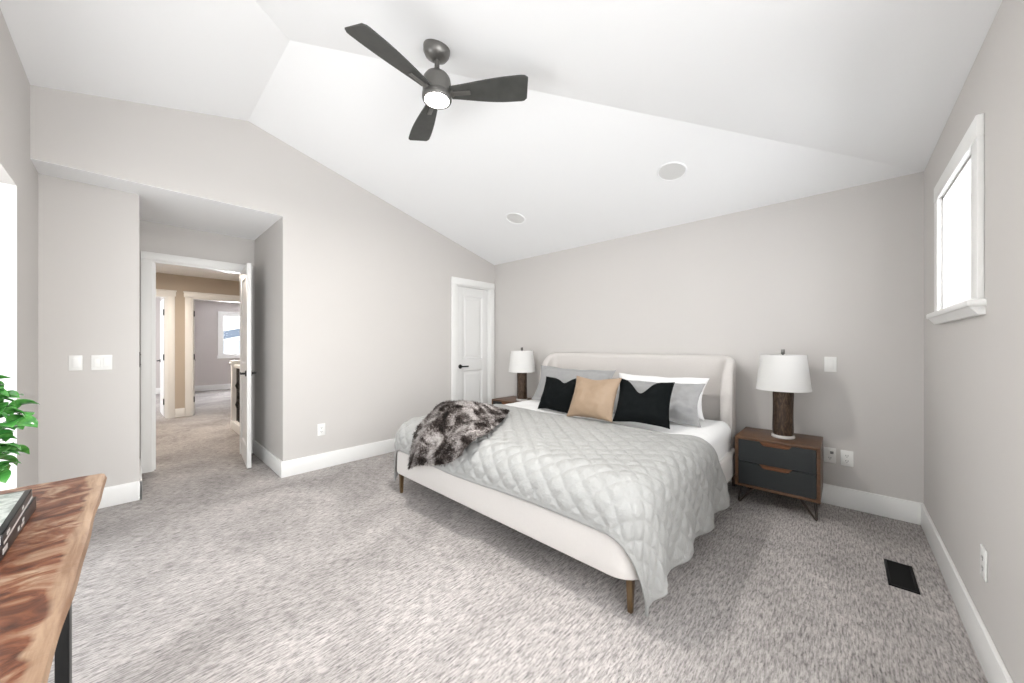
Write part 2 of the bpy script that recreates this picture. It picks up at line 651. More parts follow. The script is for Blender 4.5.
# front wall, behind the camera, window jamb shows at the left edge, opening widened unseen to light the room
FX0, FX1, FZ1 = -3.457, -0.20, 2.152
bm = B()
box(bm, Xrec - T, FX0, Yf - 0.2, Yf, 0, 3.1)
box(bm, FX1, Xr + 0.2, Yf - 0.2, Yf, 0, 3.1)
box(bm, FX0, FX1, Yf - 0.2, Yf, FZ1, 3.1)
struct('wall_front', bm, M['wall'], 'grey wall at the left edge beside the bright window opening', 'wall')

w = thing('window_2', 'tall window with a bright white jamb at the left edge behind the plant, widened out of view for more light', 'window', ((FX0 + FX1) / 2, Yf, 0), kind='structure')
hw = (FX1 - FX0) / 2
bm = B()
box(bm, -hw, -hw + 0.012, -0.2, 0.0, 0, FZ1)
box(bm, hw - 0.012, hw, -0.2, 0.0, 0, FZ1)
box(bm, -hw, hw, -0.2, 0.0, 0.0, 0.04)
obj('jamb', bm, M['trim'], w, 0)
bm = B()
for x in (-hw + 0.012, -hw / 3 - 0.03, hw / 3 - 0.03, hw - 0.072):
    box(bm, x, x + 0.06, -0.19, -0.13, 0.04, FZ1, 0.004)
box(bm, -hw + 0.013, hw - 0.013, -0.187, -0.133, 0.041, 0.12, 0.004)
box(bm, -hw + 0.013, hw - 0.013, -0.187, -0.133, FZ1 - 0.07, FZ1 - 0.001, 0.004)
obj('window_frame', bm, M['trim'], w)
bm = B()
box(bm, -hw, hw, -0.163, -0.157, 0.1, FZ1 - 0.05)
obj('pane', bm, M['glass'], w, 0)

# hallway and the bedrooms beyond
HL0, HL1 = -0.36, 0.418                              # left hall doorway
HR0, HR1 = 0.722, 1.50                               # right hall doorway
HZ = 2.070
bm = B()
box(bm, Xh - T, Xh, -1.2, HL0, 0, 2.5)
box(bm, Xh - T, Xh, HL1, HR0, 0, 2.5)
box(bm, Xh - T, Xh, HR1, 3.2, 0, 2.5)
box(bm, Xh - T, Xh, HL0, HL1, HZ, 2.5)
box(bm, Xh - T, Xh, HR0, HR1, HZ, 2.5)
struct('wall_hall_far', bm, M['hall'], 'hallway end wall with a painted lamplight tint between two white doorways', 'wall')
bm = B()
box(bm, Xh, Xd - T, -0.62, -0.5, 0, 2.5)
struct('wall_hall_left', bm, M['hall'], 'left hallway wall with a painted lamplight tint beyond the open doorway', 'wall')
bm = B()
box(bm, Xh, Xd - T, 2.2, 2.32, 0, 2.5)
struct('wall_hall_right', bm, M['hall'], 'hallway wall with a painted lamplight tint across the stairwell', 'wall')
bm = B()
box(bm, Xf - 0.2, Xd - T, -2.6, 3.3, 2.445, 2.55)
struct('ceiling_hall', bm, M['ceiling'], 'flat hallway ceiling beyond the open doorway', 'ceiling')
VY0, VY1, VZ0, VZ1 = 1.72, 2.85, 0.95, 2.09           # far window opening
bm = B()
box(bm, Xf - T, Xf, -2.5, VY0, 0, 2.5)
box(bm, Xf - T, Xf, VY1, 3.3, 0, 2.5)
box(bm, Xf - T, Xf, VY0, VY1, 0, VZ0)
box(bm, Xf - T, Xf, VY0, VY1, VZ1, 2.5)
struct('wall_bedroom_far', bm, M['mauve'], 'mauve grey wall with a window in the far bedroom', 'wall')
bm = B()
box(bm, Xf, Xh - T, 0.50, 0.62, 0, 2.5)
struct('wall_partition', bm, M['mauve'], 'grey partition between the two rooms past the hallway', 'wall')
bm = B()
box(bm, Xf, Xh - T, 3.2, 3.3, 0, 2.5)
struct('wall_bedroom_right', bm, M['mauve'], 'grey side wall of the far bedroom', 'wall')
bm = B()
box(bm, Xf, -11.6, -2.6, -2.5, 0, 2.5)
box(bm, -9.6, Xh - T, -2.6, -2.5, 0, 2.5)
box(bm, -11.6, -9.6, -2.6, -2.5, 0, 0.8)
box(bm, -11.6, -9.6, -2.6, -2.5, 2.2, 2.5)
struct('wall_bedroom_left', bm, M['mauve'], 'grey side wall of the room past the left hallway doorway', 'wall')

# baseboards
BH, BT = 0.152, 0.016


def baseboard(name, segs, label, mat=None):
    bm = B()
    for (x0, x1, y0, y1) in segs:
        box(bm, x0, x1, y0, y1, 0, BH, 0.004, 2)
    return struct(name, bm, mat or M['trim'], label, 'baseboard', 30)


baseboard('baseboard_back', [(Xl, Xr, Yb - BT, Yb)], 'white baseboard along the wall behind the bed')
baseboard('baseboard_right', [(Xr - BT, Xr, Yf, Yb - BT)], 'white baseboard running along the right wall under the small window')
baseboard('baseboard_left', [(Xl, Xl + BT, Ya - BT, CY0 - 0.095)], 'white baseboard on the left wall between recess and closet door')
baseboard('baseboard_alcove', [(Xd + BT, Xl + BT * 0.5, Ya - BT, Ya)], 'white baseboard inside the doorway recess behind the open door')
baseboard('baseboard_recess', [(Xrec, Xrec + BT, Yf, Yl + BT), (Xd + 0.02, Xrec + BT, Yl, Yl + BT)], 'white baseboard below the switches left of the doorway')
baseboard('baseboard_front', [(Xrec + BT, FX0, Yf, Yf + BT)], 'white baseboard of the front wall behind the wood table')
baseboard('baseboard_hall', [(Xh, Xh + BT, HL1 + 0.09, HR0 - 0.09)], 'short white baseboard between the two hallway doorways')
baseboard('baseboard_bedroom', [(Xf, Xf + BT, -2.4, 0.5), (Xf, Xf + BT, 0.62, 3.2)], 'white baseboard below the far bedroom window')


def casing(name, label, Xp, y0, y1, z1, w=0.088, th=0.02, depth=T, cap=0.0, capy=(1, 1)):
    """Door casing on a wall plane facing +X at Xp, with the jamb lining through the wall."""
    bm = B()
    box(bm, Xp, Xp + th, y0 - w, y0, 0, z1, 0.004)
    box(bm, Xp, Xp + th, y1, y1 + w, 0, z1, 0.004)
    box(bm, Xp, Xp + th + 0.003, y0 - w - cap * capy[0], y1 + w + cap * capy[1], z1, z1 + w + cap, 0.004)
    if cap:
        box(bm, Xp, Xp + th + 0.018, y0 - w - 0.024, y1 + w + 0.024, z1 + w + cap - 0.02, z1 + w + cap, 0.004)
    box(bm, Xp - depth, Xp + 0.004, y0 - 0.001, y0 + 0.018, 0, z1)
    box(bm, Xp - depth, Xp + 0.004, y1 - 0.018, y1 + 0.001, 0, z1)
    box(bm, Xp - depth, Xp + 0.003, y0 + 0.018, y1 - 0.018, z1 - 0.018, z1 + 0.001)
    # door stops
    for (a, b) in ((y0 + 0.018, y0 + 0.03), (y1 - 0.03, y1 - 0.018)):
        box(bm, Xp - depth * 0.6, Xp - depth * 0.45, a, b, 0, z1 - 0.018)
    return struct(name, bm, M['trim'], label, 'door casing', 30)


casing('trim_1', 'white casing around the closed closet door in the corner', Xl, CY0, CY1, CZ)
casing('trim_2', 'white casing around the open doorway to the hallway', Xd, DY0, DY1, DZ, w=0.076)
casing('trim_3', 'white casing of the left hallway doorway', Xh, HL0, HL1, HZ, cap=0.014)
casing('trim_4', 'white casing of the right hallway doorway', Xh, HR0, HR1, HZ, cap=0.014)


def lever(name, parent, loc, side, direction, label='black lever handle'):
    """Lever on a door face; door runs along local x, faces point along side*y; lever points along direction*x."""
    bm = B()
    m = Matrix.Rotation(-side * PI / 2, 4, 'X')
    lathe(bm, [(0.030, 0.0), (0.030, 0.006), (0.026, 0.010), (0.011, 0.011), (0.011, 0.045)], (0, 0, 0), 24, m)
    box(bm, -0.012 if direction > 0 else -0.115, 0.115 if direction > 0 else 0.012, side * 0.036 if side > 0 else -0.050, side * 0.050 if side > 0 else -0.036, -0.010, 0.010, 0.004)
    o = obj(name, bm, M['black'], parent, loc=loc)
    o['label'] = label
    return o


def panel_door(root, width, height, th=0.036):
    """Two-panel door leaf: hinge at the local origin, leaf along +x, thickness centred on y."""
    bm = B()
    st = 0.105
    rails = [(0.012, 0.21), (0.885, 1.045), (height - 0.12, height)]
    box(bm, 0, st, -th / 2, th / 2, 0.012, height, 0.002)
    box(bm, width - st, width, -th / 2, th / 2, 0.012, height, 0.002)
    for (a, b) in rails:
        box(bm, st, width - st, -th / 2, th / 2, a, b)
    leaf = obj('leaf', bm, M['door'], root, 30)
    for (a, b) in ((0.21, 0.885), (1.045, height - 0.12)):
        t = B()
        # sunk moulding + raised field on both faces
        for s in (-1, 1):
            def ring(x, z, y):
                return [t.verts.new((st + x, y, a + z)), t.verts.new((width - st - x, y, a + z)), t.verts.new((width - st - x, y, b - z)), t.verts.new((st + x, y, b - z))]
            rs = [ring(0, 0, s * th / 2), ring(0.010, 0.010, s * (th / 2 - 0.010)), ring(0.035, 0.035, s * (th / 2 - 0.012)), ring(0.055, 0.055, s * (th / 2 - 0.005))]
            for p, q in zip(rs[:-1], rs[1:]):
                for i in range(4):
                    t.faces.new((p[i], p[(i + 1) % 4], q[(i + 1) % 4], q[i]))
            t.faces.new(rs[-1])
        bmesh.ops.recalc_face_normals(t, faces=t.faces)
        obj('door_panel', t, M['door'], root, 0)
    return leaf


# closet door in the left wall: leaf along +Y, face flush near the wall face
d = thing('door_1', 'closed white two-panel door in the corner left of the bed', 'door', (Xl - 0.035, CY1 - 0.02, 0), -PI / 2, kind='structure')
panel_door(d, CY1 - CY0 - 0.04, CZ - 0.022)
lever('door_handle', d, (CY1 - CY0 - 0.04 - 0.058, 0.018, 0.945), 1, -1)

# the open bedroom door, swung into the alcove
hx, hy = Xd + 0.01, DY1 - 0.014
fx, fy = -4.345, 0.803
ang = math.atan2(fy - hy, fx - hx)
d = thing('door_2', 'white panel door standing open in the doorway to the hallway', 'door', (hx, hy, 0), ang, kind='structure')
dw = math.hypot(fx - hx, fy - hy)
panel_door(d, dw, DZ - 0.014)
lever('door_handle', d, (dw - 0.06, 0.018, 0.955), 1, -1)
lever('door_handle', d, (dw - 0.06, -0.018, 0.955), -1, -1)
bm = B()
box(bm, dw - 0.0005, dw + 0.0012, -0.011, 0.011, 0.90, 1.01)
obj('latch_plate', bm, M['silver'], d, 0)

# doors in the hallway end wall, both swung into the rooms beyond
for (nm, lab, x, y, a, w_, hand) in (('door_3', 'white door open into the room past the left hallway doorway', Xh - T - 0.01, HL1 - 0.022, R(181.5), 0.70, 1),
                                     ('door_4', 'white door open into the bedroom past the right hallway doorway', Xh - T - 0.01, HR0 + 0.036, R(179), 0.70, -1)):
    d = thing(nm, lab, 'door', (x, y, 0), a, kind='structure')
    panel_door(d, w_, HZ - 0.03)
    lever('door_handle', d, (w_ - 0.06, 0.018 * hand, 0.955), hand, -1)
    for z in (0.27, 1.03, 1.80):
        bm = B()
        box(bm, -0.009, 0.05 if hand > 0 else 0.0, (0.018 if hand > 0 else -0.0), (0.021 if hand > 0 else 0.0), z - 0.05, z + 0.05)
        if hand < 0:
            bm.free()
            bm = B()
            box(bm, -0.006, 0.0, -0.016, 0.016, z - 0.05, z + 0.05)
        else:
            lathe(bm, [(0.008, z - 0.052), (0.008, z + 0.052)], (-0.006, 0.02, 0), 12)
        h_ = obj('hinge', bm, M['black'], d, 0)
        h_['label'] = 'black door hinge'

# black strike/stop plate on the corner left of the doorway
bm = B()
box(bm, -0.012, 0.012, 0.0, 0.006, -0.062, 0.062, 0.002)
for z in (-0.04, 0.04):
    lathe(bm, [(0.004, 0), (0.004, 0.003)], (0, 0.006, z), 10, Matrix.Rotation(-PI / 2, 4, 'X'))
tag(obj('wall_plate', bm, M['black'], None, 30, (-4.175, Yl, 1.125)), 'small black plate on the wall corner left of the open doorway', 'plate')

# ------------------------------------------------------------------ small window in the right wall
w = thing('window_1', 'small high white-framed window in the right wall', 'window', (Xr, (WY0 + WY1) / 2, WZ0), kind='structure')
hy_ = (WY1 - WY0) / 2
hz_ = WZ1 - WZ0
cw = 0.088
bm = B()
box(bm, -0.020, 0, -hy_ - cw, -hy_, 0.0, hz_ + 0.001, 0.004)
box(bm, -0.020, 0, hy_, hy_ + cw, 0.0, hz_ + 0.001, 0.004)
box(bm, -0.022, 0, -hy_ - cw, hy_ + cw, hz_, hz_ + cw, 0.004)
box(bm, -0.012, 0.004, -hy_ - 0.014, -hy_ + 0.0, 0, hz_, 0.003)
obj('window_casing', bm, M['trim'], w, 30)
bm = B()
box(bm, 0, 0.19, -hy_ - 0.001, -hy_ + 0.012, 0, hz_)
box(bm, 0, 0.19, hy_ - 0.012, hy_ + 0.001, 0, hz_)
box(bm, 0, 0.19, -hy_, hy_, hz_ - 0.012, hz_ + 0.001)
obj('reveal', bm, M['trim'], w, 0)
bm = B()
box(bm, -0.048, 0.19, -hy_ - cw - 0.025, hy_ + cw + 0.025, -0.030, 0.0, 0.008, 3)
prism(bm, [(-0.040, -0.030), (0, -0.030), (0, -0.062), (-0.018, -0.062)], 'y', -hy_ - cw - 0.012, hy_ + cw + 0.012)
obj('window_sill', bm, M['trim'], w, 30)
bm = B()
fr = 0.05
for (a, b) in ((-hy_ + 0.012, -hy_ + 0.012 + fr), (hy_ - 0.012 - fr, hy_ - 0.012)):
    box(bm, 0.125, 0.175, a, b, 0, hz_ - 0.012, 0.004)
box(bm, 0.128, 0.172, -hy_ + 0.014, hy_ - 0.014, 0.001, fr, 0.004)
box(bm, 0.128, 0.172, -hy_ + 0.014, hy_ - 0.014, hz_ - fr - 0.012, hz_ - 0.013, 0.004)
obj('sash', bm, M['plate'], w, 30)
bm = B()
box(bm, 0.147, 0.153, -hy_ + 0.03, hy_ - 0.03, 0.03, hz_ - 0.03)
obj('pane', bm, M['glass'], w, 0)
bm = B()
lathe(bm, [(0.012, 0), (0.012, 0.02), (0.006, 0.024), (0.006, 0.05)], (0.118, 0.10, 0.02), 12)
box(bm, 0.095, 0.118, 0.095, 0.105, 0.05, 0.058, 0.002)
h_ = obj('crank_handle', bm, M['acrylic'], w, 30)
h_['label'] = 'small pale crank handle'

# added window beside the camera, out of view, to let fill light in
w = thing('window_added', 'wide white window added in the right wall beside the camera to light the room, unseen', 'window', (Xr, (RY0 + RY1) / 2, RZ0), kind='structure')
hy_ = (RY1 - RY0) / 2
hz_ = RZ1 - RZ0
bm = B()
box(bm, -0.018, 0, -hy_ - 0.088, -hy_, 0, hz_, 0.004)
box(bm, -0.018, 0, hy_, hy_ + 0.088, 0, hz_, 0.004)
box(bm, -0.020, 0, -hy_ - 0.088, hy_ + 0.088, hz_, hz_ + 0.088, 0.004)
box(bm, -0.040, 0.19, -hy_ - 0.11, hy_ + 0.11, -0.03, 0.0, 0.006)
obj('window_casing', bm, M['trim'], w, 30)
bm = B()
for (a, b) in ((-hy_, -hy_ + 0.05), (-0.03, 0.03), (hy_ - 0.05, hy_)):
    box(bm, 0.125, 0.175, a, b, 0, hz_, 0.004)
box(bm, 0.128, 0.172, -hy_ + 0.002, hy_ - 0.002, 0.001, 0.05, 0.004)
box(bm, 0.128, 0.172, -hy_ + 0.002, hy_ - 0.002, hz_ - 0.05, hz_ - 0.001, 0.004)
obj('sash', bm, M['plate'], w, 30)
bm = B()
box(bm, 0.147, 0.153, -hy_ + 0.03, hy_ - 0.03, 0.03, hz_ - 0.03)
obj('pane', bm, M['glass'], w, 0)

# far bedroom window
w = thing('window_3', 'white framed window in the far bedroom beyond the hallway', 'window', (Xf, (VY0 + VY1) / 2, VZ0), kind='structure')
hy_ = (VY1 - VY0) / 2
hz_ = VZ1 - VZ0
bm = B()
box(bm, 0, 0.02, -hy_ - 0.085, -hy_, -0.0, hz_)
box(bm, 0, 0.02, hy_, hy_ + 0.085, -0.0, hz_)
box(bm, 0, 0.022, -hy_ - 0.085, hy_ + 0.085, hz_, hz_ + 0.085)
box(bm, 0, 0.03, -hy_ - 0.1, hy_ + 0.1, -0.085, 0.0)
obj('window_casing', bm, M['trim'], w, 0)
bm = B()
for (a, b) in ((-hy_, -hy_ + 0.045), (-0.02, 0.02), (hy_ - 0.045, hy_)):
    box(bm, -0.09, -0.04, a, b, 0, hz_)
box(bm, -0.087, -0.043, -hy_ + 0.002, hy_ - 0.002, 0.001, 0.045)
box(bm, -0.087, -0.043, -hy_ + 0.002, hy_ - 0.002, hz_ - 0.045, hz_ - 0.001)
obj('sash', bm, M['trim'], w, 0)
bm = B()
box(bm, -0.068, -0.062, -hy_ + 0.03, hy_ - 0.03, 0.03, hz_ - 0.03)
obj('pane', bm, M['glass'], w, 0)

# neighbour house seen through it
n_ = thing('neighbour_house', 'white sided house with blue grey roof outside the far window', 'house', (-22.0, 5.2, -0.5))
bm = B()
box(bm, -1.0, 1.0, -2.4, 6.0, -2.5, 1.95)
for k in range(22):
    box(bm, 1.0, 1.02, -2.4, 6.0, -2.5 + 0.2 * k, -2.5 + 0.2 * k + 0.17)
obj('siding', bm, M['siding'], n_, 0)
bm = B()
prism(bm, [(-2.75, 1.90), (6.4, 4.2), (6.4, 4.5), (-2.75, 2.25)], 'x', -1.3, 1.35)
obj('roof', bm, M['roof'], n_, 0)

# stair railing in the hallway
rx0, rx1, ry = -6.72, Xd - T - 0.0, 1.012
rl = thing('stair_railing', 'white stair railing with black iron balusters beside the hallway', 'railing', (rx0, ry, 0))
L = rx1 - rx0
bm = B()
box(bm, 0, L, 0, 0.11, 0, 0.12, 0.005)
obj('curb', bm, M['trim'], rl, 30)
bm = B()
box(bm, 0.0, 0.10, 0.005, 0.105, 0.12, 0.96, 0.004)
box(bm, -0.02, 0.12, -0.015, 0.125, 0.96, 0.985, 0.005)
box(bm, -0.01, 0.11, -0.005, 0.115, 0.985, 1.01, 0.008)
obj('newel_post', bm, M['trim'], rl, 30)
bm = B()
box(bm, 0.10, L, 0.02, 0.09, 0.905, 0.955, 0.012)
obj('handrail', bm, M['trim'], rl, 30)
k = 0
x = 0.16
while x < L - 0.03:
    bm = B()
    tube(bm, [(x, 0.055, 0.115), (x, 0.055, 0.915)], 0.008, seg=8)
    for zc in ((0.50,) if k % 2 else (0.36, 0.64)):
        lathe(bm, [(0.008, zc - 0.05), (0.024, zc), (0.008, zc + 0.05)], (x, 0.055, 0), 10)
    o = obj('baluster', bm, M['black'], rl, 30)
    o['label'] = 'black iron baluster'
    x += 0.105
    k += 1

# hallway ceiling lamp (warm)
lp = thing('ceiling_lamp', 'warm flush ceiling lamp in the hallway near the stairs', 'ceiling lamp', (-6.9, 0.35, 2.445))
bm = B()
lathe(bm, [(0.0, 0.0), (0.15, 0.0), (0.15, -0.02), (0.0, -0.02)], (0, 0, 0), 32, cap=False)
obj('lamp_base', bm, M['trim'], lp)
bm = B()
lathe(bm, [(0.135, -0.02), (0.13, -0.05), (0.10, -0.075), (0.0, -0.09)], (0, 0, 0), 32, cap=False)
obj('diffuser', bm, emit_mat('warm_opal_diffuser', (1.0, 0.80, 0.56), 9.0), lp)

hl = area('ceiling_lamp_light', (-6.9, 0.35, 2.33), (0, 0, 0), 0.3, 0.3, 44, (1.0, 0.89, 0.77))

# ------------------------------------------------------------------ ceiling fan
FC = Vector((-1.756, 1.231))
zc = He + SL * (Xr - FC.x)
fan = thing('ceiling_fan', 'dark three-blade ceiling fan with a lit lamp hanging above the room', 'ceiling fan', (FC.x, FC.y, zc))
tilt = math.atan(SL)
bm = B()
lathe(bm, [(0.0, 0.0), (0.078, 0.0), (0.079, -0.010), (0.075, -0.034), (0.060, -0.056), (0.032, -0.068), (0.018, -0.070), (0.0, -0.070)], (0, 0, 0), 40, Matrix.Rotation(tilt, 4, 'Y'), cap=False)
obj('canopy', bm, M['fanmetal'], fan)
z0 = 2.836 - zc
bm = B()
tube(bm, [(0, 0, -0.06), (0, 0, z0)], 0.0145, seg=16)
lathe(bm, [(0.022, z0 - 0.0), (0.022, z0 + 0.03), (0.0145, z0 + 0.04)], (0, 0, 0), 20)
obj('down_rod', bm, M['fanmetal'], fan)
bm = B()
lathe(bm, [(0.0, z0 + 0.004), (0.044, z0 + 0.002), (0.066, z0 - 0.008), (0.078, z0 - 0.026), (0.082, z0 - 0.048), (0.083, z0 - 0.108), (0.081, z0 - 0.116), (0.0, z0 - 0.116)], (0, 0, 0), 48, cap=False)
obj('motor_housing', bm, M['fanmetal'], fan)
bm = B()
lathe(bm, [(0.082, z0 - 0.114), (0.086, z0 - 0.119), (0.086, z0 - 0.144), (0.082, z0 - 0.151), (0.072, z0 - 0.152), (0.070, z0 - 0.140)], (0, 0, 0), 48, cap=False)
obj('light_ring', bm, M['fanmetal'], fan)
bm = B()
lathe(bm, [(0.071, z0 - 0.130), (0.071, z0 - 0.150), (0.058, z0 - 0.156), (0.0, z0 - 0.159)], (0, 0, 0), 48, cap=False)
o = obj('lamp_diffuser', bm, M['fanlight'], fan)
o['label'] = 'lit white round diffuser'
fl_ = area('fan_lamp_light', (FC.x, FC.y, zc + z0 - 0.166), (0, 0, 0), 0.18, 0.18, 44, (1.0, 0.97, 0.93))
fl_.data.shape = 'DISK'
zb = z0 - 0.108
for a in (-81, 38, 159):
    t = B()
    # plan outline of a blade: narrow root, widest past the middle, cut rounded tip
    n1 = 26
    upv, dnv = [], []
    Lr0, Lr1 = 0.082, 0.528
    for i in range(n1 + 1):
        s = i / n1
        r = Lr0 + (Lr1 - Lr0) * s
        wl_ = 0.038 + 0.040 * math.sin(min(1, s * 1.25) * PI / 2) ** 1.2
        wt_ = 0.036 + 0.036 * math.sin(min(1, s * 1.1) * PI / 2) ** 1.3
        if s > 0.93:
            q = (s - 0.93) / 0.07
            c = math.sqrt(max(0, 1 - q * q * 0.94))
            wl_ *= 0.72 + 0.28 * c
            wt_ *= 0.72 + 0.28 * c
        upv.append((r, wl_))
        dnv.append((r + (0.012 * s), -wt_))
    outline = dnv + upv[::-1]
    pit = R(-14)
    tv, bv = [], []
    for (r, y) in outline:
        zz = y * math.tan(pit)
        tv.append(t.verts.new((r, y, zz + 0.004)))
        bv.append(t.verts.new((r, y, zz - 0.004)))
    N = len(outline)
    half = n1 + 1
    for i in range(half - 1):
        j0, j1 = i, i + 1
        k0, k1 = N - 1 - i, N - 2 - i
        t.faces.new((tv[j0], tv[j1], tv[k1], tv[k0]))
        t.faces.new((bv[j0], bv[k0], bv[k1], bv[j1]))
    for i in range(N):
        j = (i + 1) % N
        t.faces.new((tv[i], bv[i], bv[j], tv[j]))
    bmesh.ops.recalc_face_normals(t, faces=t.faces)
    bl = obj('blade', t, M['blade'], fan, 30, (0, 0, zb), (0, 0, R(a)))
    t = B()
    box(t, 0.06, 0.20, -0.014, 0.014, -0.004, 0.003, 0.003, mat=Matrix.Translation((0, 0, -0.008)) @ Matrix.Rotation(pit, 4, 'X'))
    box(t, 0.06, 0.10, -0.020, 0.020, -0.008, 0.006, 0.003, mat=Matrix.Translation((0, 0, -0.006)) @ Matrix.Rotation(pit, 4, 'X'))
    obj('blade_iron', t, M['fanmetal'], bl)

# two round ceiling speakers on the slope above the bed
rotc = (-math.atan(SL), 0, 0)
for (x, lab) in ((-1.013, 'round white ceiling speaker right of the fan, the nearer and larger one'), (-2.671, 'round white ceiling speaker left of the other, nearer the closet corner')):
    y = 2.965 if x > -2 else 2.915
    sp_ = thing('ceiling_speaker', lab, 'ceiling speaker', (x, y, He + SL * (Yb - y)), group='round speakers in the sloped ceiling', rot=rotc)
    bm = B()
    lathe(bm, [(0.112, 0.002), (0.112, -0.004), (0.104, -0.008), (0.098, -0.004), (0.098, 0.002)], (0, 0, 0), 48, cap=False)
    obj('rim', bm, M['ceiling'], sp_)
    bm = B()
    lathe(bm, [(0.0, -0.0045), (0.099, -0.0035)], (0, 0, 0), 48, cap=False)
    obj('grille', bm, M['grille'], sp_)

# ------------------------------------------------------------------ bed
BX0, BX1, BY0 = -2.810, -0.652, 1.500
bcx = (BX0 + BX1) / 2
bed = thing('bed', 'cream upholstered king bed with a curved wing headboard and slim wooden legs', 'bed', (bcx, BY0, 0))
bw = (BX1 - BX0) / 2
# rails
z0r, z1r = 0.178, 0.375
t = B()


def rounded_rect(x0, x1, y0, y1, rad, n=8):
    pts = []
    for (cx_, cy_, a0) in ((x1 - rad, y0 + rad, -90), (x1 - rad, y1 - rad, 0), (x0 + rad, y1 - rad, 90), (x0 + rad, y0 + rad, 180)):
        for i in range(n + 1):
            a = R(a0 + 90 * i / n)
            pts.append((cx_ + rad * math.cos(a), cy_ + rad * math.sin(a)))
    return pts


prism(t, rounded_rect(-bw, bw, 0.0, 2.03, 0.14), 'z', z0r, z1r)
es = [e for e in t.edges if abs(e.verts[0].co.z - e.verts[1].co.z) < 1e-4]
bmesh.ops.bevel(t, geom=es, offset=0.014, segments=3, profile=0.5, affect='EDGES')
obj('bed_base', t, M['bedfab'], bed, 50)
# headboard: U-shaped in plan, wings curve forward, top corners rounded
t = B()
hb_t, hb_h = 0.085, 1.148
yb_ = 2.205                                   # back plane (local)
Wd, fwd, rad = bw - 0.054, 0.24, 0.10          # half width, forward reach of wings, plan corner radius
path = []                                     # centre line in plan with outward normal
xo = Wd - hb_t / 2
yo = yb_ - hb_t / 2
for i in range(7):
    path.append((-xo, yo - fwd + (fwd - rad) * i / 6))
for i in range(1, 9):
    a = PI - (PI / 2) * i / 8
    path.append((-xo + rad + rad * math.cos(a), yo - rad + rad * math.sin(a)))
for i in range(1, 24):
    path.append((-xo + rad + (2 * xo - 2 * rad) * i / 24, yo))
for i in range(0, 9):
    a = PI / 2 - (PI / 2) * i / 8
    path.append((xo - rad + rad * math.cos(a), yo - rad + rad * math.sin(a)))
for i in range(1, 7):
    path.append((xo, yo - rad - (fwd - rad) * i / 6))
# total length and top profile
plen = [0.0]
for p, q in zip(path[:-1], path[1:]):
    plen.append(plen[-1] + math.hypot(q[0] - p[0], q[1] - p[1]))
tot = plen[-1]
secs = []
for i, p in enumerate(path):
    q0, q1 = path[max(0, i - 1)], path[min(len(path) - 1, i + 1)]
    dx, dy = q1[0] - q0[0], q1[1] - q0[1]
    dl = math.hypot(dx, dy)
    nx, ny = -dy / dl, dx / dl                # outward normal
    e = min(plen[i], tot - plen[i])
    # the top falls away along the wings
    re = 0.30
    drop = 0.0
    if e < re:
        qq = 1 - e / re
        drop = 0.30 * (1 - math.sqrt(max(0.0, 1 - qq ** 2.2)))
    top = hb_h - drop
    sec = []
    zb_ = 0.178
    h_ = hb_t / 2
    prof = [(h_, zb_), (h_, top - 0.05), (h_ * 0.86, top - 0.018), (h_ * 0.5, top - 0.003), (0, top), (-h_ * 0.5, top - 0.003), (-h_ * 0.86, top - 0.018), (-h_, top - 0.05), (-h_, zb_)]
    for (o_, z_) in prof:
        sec.append(t.verts.new((p[0] + 0.019 + nx * o_, p[1] + ny * o_, z_)))
    secs.append(sec)
for a, b in zip(secs[:-1], secs[1:]):
    for k in range(len(a) - 1):
        t.faces.new((a[k], a[k + 1], b[k + 1], b[k]))
    t.faces.new((a[-1], a[0], b[0], b[-1]))
t.faces.new(secs[0])
t.faces.new(secs[-1])
bmesh.ops.recalc_face_normals(t, faces=t.faces)
obj('headboard', t, M['bedfab'], bed, 50)
for (x, y, mt) in ((bw - 0.075, 0.085, 'legbrass'), (-bw + 0.09, 0.05, 'legbrass'), (bw - 0.06, 2.12, 'legdark'), (-bw + 0.06, 2.12, 'legdark')):
    t = B()
    s0, s1 = 0.017, 0.011
    sx = 0.012 if x > 0 else -0.012
    v0 = [t.verts.new((x + a * s0, y + b * s0, 0.185)) for a, b in ((-1, -1), (1, -1), (1, 1), (-1, 1))]
    v1 = [t.verts.new((x + a * s1, y + b * s1, 0.0)) for a, b in ((-1, -1), (1, -1), (1, 1), (-1, 1))]
    t.faces.new(v0)
    t.faces.new(v1[::-1])
    for i in range(4):
        t.faces.new((v0[i], v1[i], v1[(i + 1) % 4], v0[(i + 1) % 4]))
    bmesh.ops.recalc_face_normals(t, faces=t.faces)
    bmesh.ops.bevel(t, geom=t.edges[:], offset=0.003, segments=2, affect='EDGES')
    o = obj('leg', t, M[mt], bed, 30)
    o['label'] = 'slim brown bed leg' if mt == 'legbrass' else 'dark rear bed leg'

# mattress in its fitted sheet
t = B()
MX0, MX1, MY0, MY1, MZ = BX0 + 0.10, BX1 - 0.10, BY0 + 0.09, 3.52, 0.585
box(t, MX0, MX1, MY0, MY1, z1r - 0.02, MZ, 0.06, 5)
mt_ = obj('mattress', t, M['sheet'], None, 50)
tag(mt_, 'white mattress in a fitted sheet on the upholstered bed', 'mattress')


